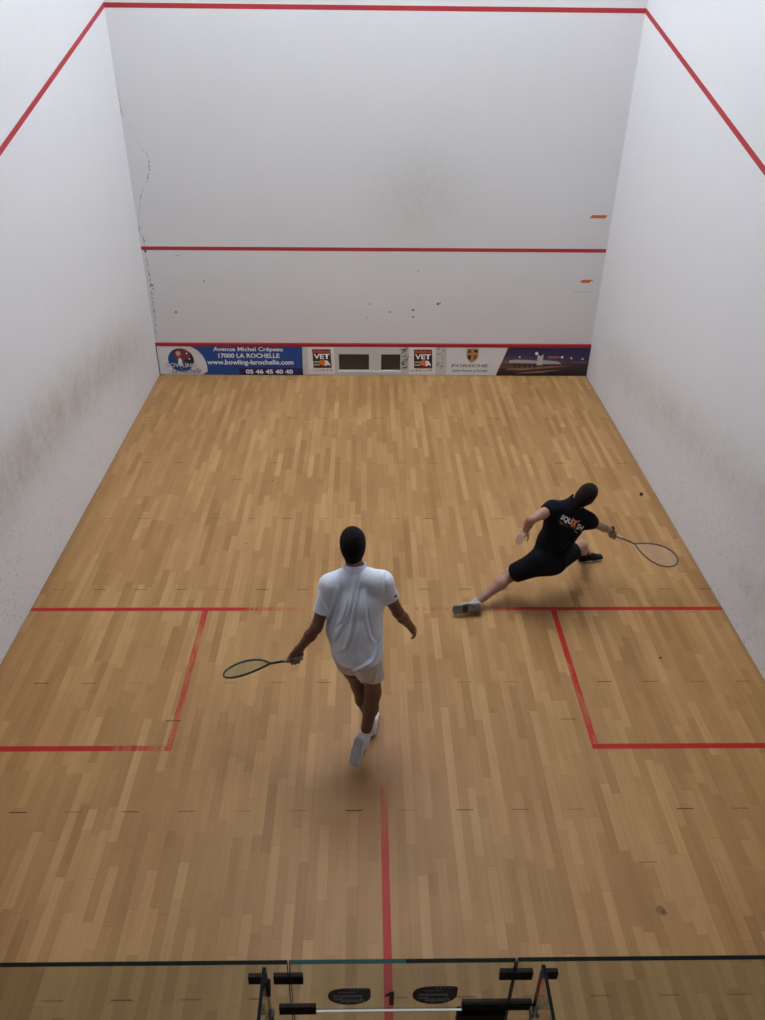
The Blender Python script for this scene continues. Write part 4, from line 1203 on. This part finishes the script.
if hit[0] is not None:
    me_ = poly_me([(-0.018, -0.006), (0.0, 0.004), (0.020, 0.010), (0.012, -0.004), (0.0, -0.010)])
    zq = hit[1].to_track_quat('Z', 'Y')
    for v in me_.vertices: v.co = hit[0] + hit[1] * 0.006 + zq @ v.co
    link('shorts_emblem', me_, Mat('dull_grey_print', (0.22, 0.24, 0.26), 0.6), sh2)
low_sock = cloth_mat('grey_sock_knit', (0.42, 0.42, 0.44), 0.9)
black_sock = cloth_mat('black_sock_knit', (0.02, 0.02, 0.022), 0.9)
sock(p2, ankL, kneeL, low_sock, 0.045, 0.042); sock(p2, ankR, kneeR, black_sock, 0.085, 0.044)
def outsole():
    m = Mat('worn_grey_outsole', rough=0.7)
    x, y, z = m.xyz(); n = m.noise(m.vec(x, y, z), 55.0, 2, 0.5)
    col = m.mix(((n - 0.4) * 3).clamp(), (0.20, 0.175, 0.145), (0.12, 0.105, 0.088))
    mid = (x - 3.975).abs().lt(0.022)
    m.color(m.mix(mid * 0.9, col, (0.02, 0.018, 0.018)))
    return m
white_sole = Mat('white_rubber_sole', (0.66, 0.66, 0.66), 0.6)
shoe_black = Mat('black_trainer_mesh', (0.006, 0.006, 0.008), 0.7, Specular_IOR_Level=0.15)
shoe_grey = Mat('pale_grey_trainer_mesh', (0.33, 0.31, 0.28), 0.6)
shoe(p2, ankR - V3(0, 0, 0.010), fBR, (0, 0, 1), shoe_black, white_sole, 0.285, None, black)
shoe(p2, ankL, fBL, uBL, shoe_grey, outsole(), 0.308, 'trainer rolled on its edge with the grey outsole showing', black)
# wrist watch
F = Field(wrR - 0.08, wrR + 0.08, 0.003)
ud = unit(wrR - elbR); wc = wrR - ud * 0.035
F.seg(wc - ud * 0.010, wc + ud * 0.010, 0.0345, 0.033, k=0.002); F.cut(wc + ud * 0.012, ud); F.cut(wc - ud * 0.012, -ud)
F.seg(wc - ud * 0.05, wc + ud * 0.05, 0.030, 0.028, k=0.001, op='sub')
wt = link('wrist_watch', F.mesh('wrist_watch'), black, p2, True)
fc = wc + unit(V3(0, -0.3, 1) - ud * np.dot(V3(0, -0.3, 1), ud)) * 0.036
F = Field(fc - 0.04, fc + 0.04, 0.0025)
un = unit(fc - wc); F.seg(fc - un * 0.003, fc + un * 0.003, 0.017, k=0.001); F.cut(fc + un * 0.006, un); F.cut(fc - un * 0.006, -un)
link('watch_case', F.mesh('watch_case'), hw_black, wt, True)

# ------------------------------------------------------------------ rackets
def racket(hand, dirn, lateral, label, frame_mat, accent_mat, string_mat, grip_mat, back=0.065):
    d = unit(dirn); l = unit(np.array(lateral) - d * np.dot(lateral, d)); n = np.cross(d, l)
    o = np.array(hand) - d * back
    P = lambda a_, b_, c_=0.0: Vector(o + d * a_ + l * b_ + n * c_)
    r = empty('squash_racket', tuple(o), label, 'squash racket', None)
    LT, A0 = 0.685, 0.280       # length, start of the teardrop
    def half(u):                # half width of the teardrop, u 0 at the throat .. 1 at the tip
        if u < 0.62: return 0.103 * math.sin(0.5 * math.pi * (u / 0.62)) ** 0.85
        return 0.103 * math.sqrt(max(0, 1 - ((u - 0.62) / 0.38) ** 2))
    N = 40; L1 = []
    us = [0.5 - 0.5 * math.cos(math.pi * i / N) for i in range(N + 1)]
    right_ = [P(A0 + (LT - A0) * u, half(u)) for u in us]; left_ = [P(A0 + (LT - A0) * u, -half(u)) for u in us]
    loop = right_ + left_[-2:0:-1]
    from_bm('frame', tube_bm(bmesh.new(), loop, 0.0078, 8, True), frame_mat, r, True)
    acc = [P(A0 + (LT - A0) * u, half(u) + 0.0015, 0.0) for u in us[14:40]]
    from_bm('bumper_guard', tube_bm(bmesh.new(), acc, 0.0086, 8), accent_mat, r, True)
    from_bm('shaft', tube_bm(bmesh.new(), [P(0.15, 0), P(0.22, 0), P(0.29, 0)], [0.0095, 0.0085, 0.0085], 10), frame_mat, r, True)
    gp = [P(0.0, 0), P(0.004, 0), P(0.012, 0), P(0.016, 0)] + [P(0.018 + k * 0.009, 0) for k in range(16)]
    gr_ = [0.012, 0.0155, 0.0155, 0.0140] + [0.0138 + (0.0009 if k % 2 else 0) for k in range(16)]
    from_bm('grip', tube_bm(bmesh.new(), gp, gr_, 12), grip_mat, r, True)
    bm = bmesh.new(); sr = 0.00075
    k = -10
    for k in range(-10, 11):          # long strings
        b_ = k * 0.0095
        ok = [u for u in [i / 200 for i in range(201)] if half(u) > abs(b_) + 0.001]
        if len(ok) > 3: tube_bm(bm, [P(A0 + (LT - A0) * ok[0], b_), P(A0 + (LT - A0) * ok[-1], b_)], sr, 4)
    a_ = A0 + 0.03
    while a_ < LT - 0.008:             # cross strings
        h_ = half((a_ - A0) / (LT - A0))
        if h_ > 0.01: tube_bm(bm, [P(a_, -h_), P(a_, h_)], sr, 4)
        a_ += 0.0105
    from_bm('strings', bm, string_mat, r)
    return r
grip_pale = Mat('cream_grip_tape', (0.36, 0.27, 0.18), 0.7)
frame_dark = Mat('dark_teal_frame', (0.006, 0.018, 0.020), 0.4)
accent_green = Mat('muted_green_frame', (0.02, 0.07, 0.04), 0.35)
string_green = Mat('yellow_green_string', (0.20, 0.25, 0.12), 0.5)
wrL1 = V3(2.612, 2.703, 0.958)
hc1 = wrL1 + dL * 0.075 + nL * 0.026
racket(hc1, racket_tip - hc1, (0.0, 1, -0.28), 'dark green framed squash racket held low by the person in white', frame_dark, accent_green, string_green, grip_pale, 0.055)
frame_grey = Mat('brown_frame', (0.13, 0.095, 0.07), 0.5)
string_grey = Mat('pale_string', (0.50, 0.45, 0.38), 0.5)
hc2 = wrR + dR2 * 0.072 + nR2 * 0.025
racket(hc2, tip2 - hc2, (0.35, 0.75, 0.35), 'brownish squash racket stretched towards the right wall by the person in black', frame_grey, frame_grey, string_grey, Mat('pinkish_grip_tape', (0.50, 0.34, 0.27), 0.7), 0.05)

# ------------------------------------------------------------------ ball
bm = bmesh.new(); bmesh.ops.create_uvsphere(bm, u_segments=24, v_segments=14, radius=0.0200)
for v in bm.verts: v.co *= 1 - 0.02 * max(0, -v.co.z / 0.02) ** 8
bmesh.ops.translate(bm, verts=bm.verts, vec=(6.212, 6.268, 0.0197))
ball_m = Mat('black_rubber', (0.03, 0.024, 0.02), 0.7); ball_m.bump(ball_m.noise(ball_m.obj_coord(), 300, 2, 0.5), 0.3, 0.001)
tag(from_bm('squash_ball', bm, ball_m, None, True), 'small black squash ball on the floor near the right wall', 'ball')
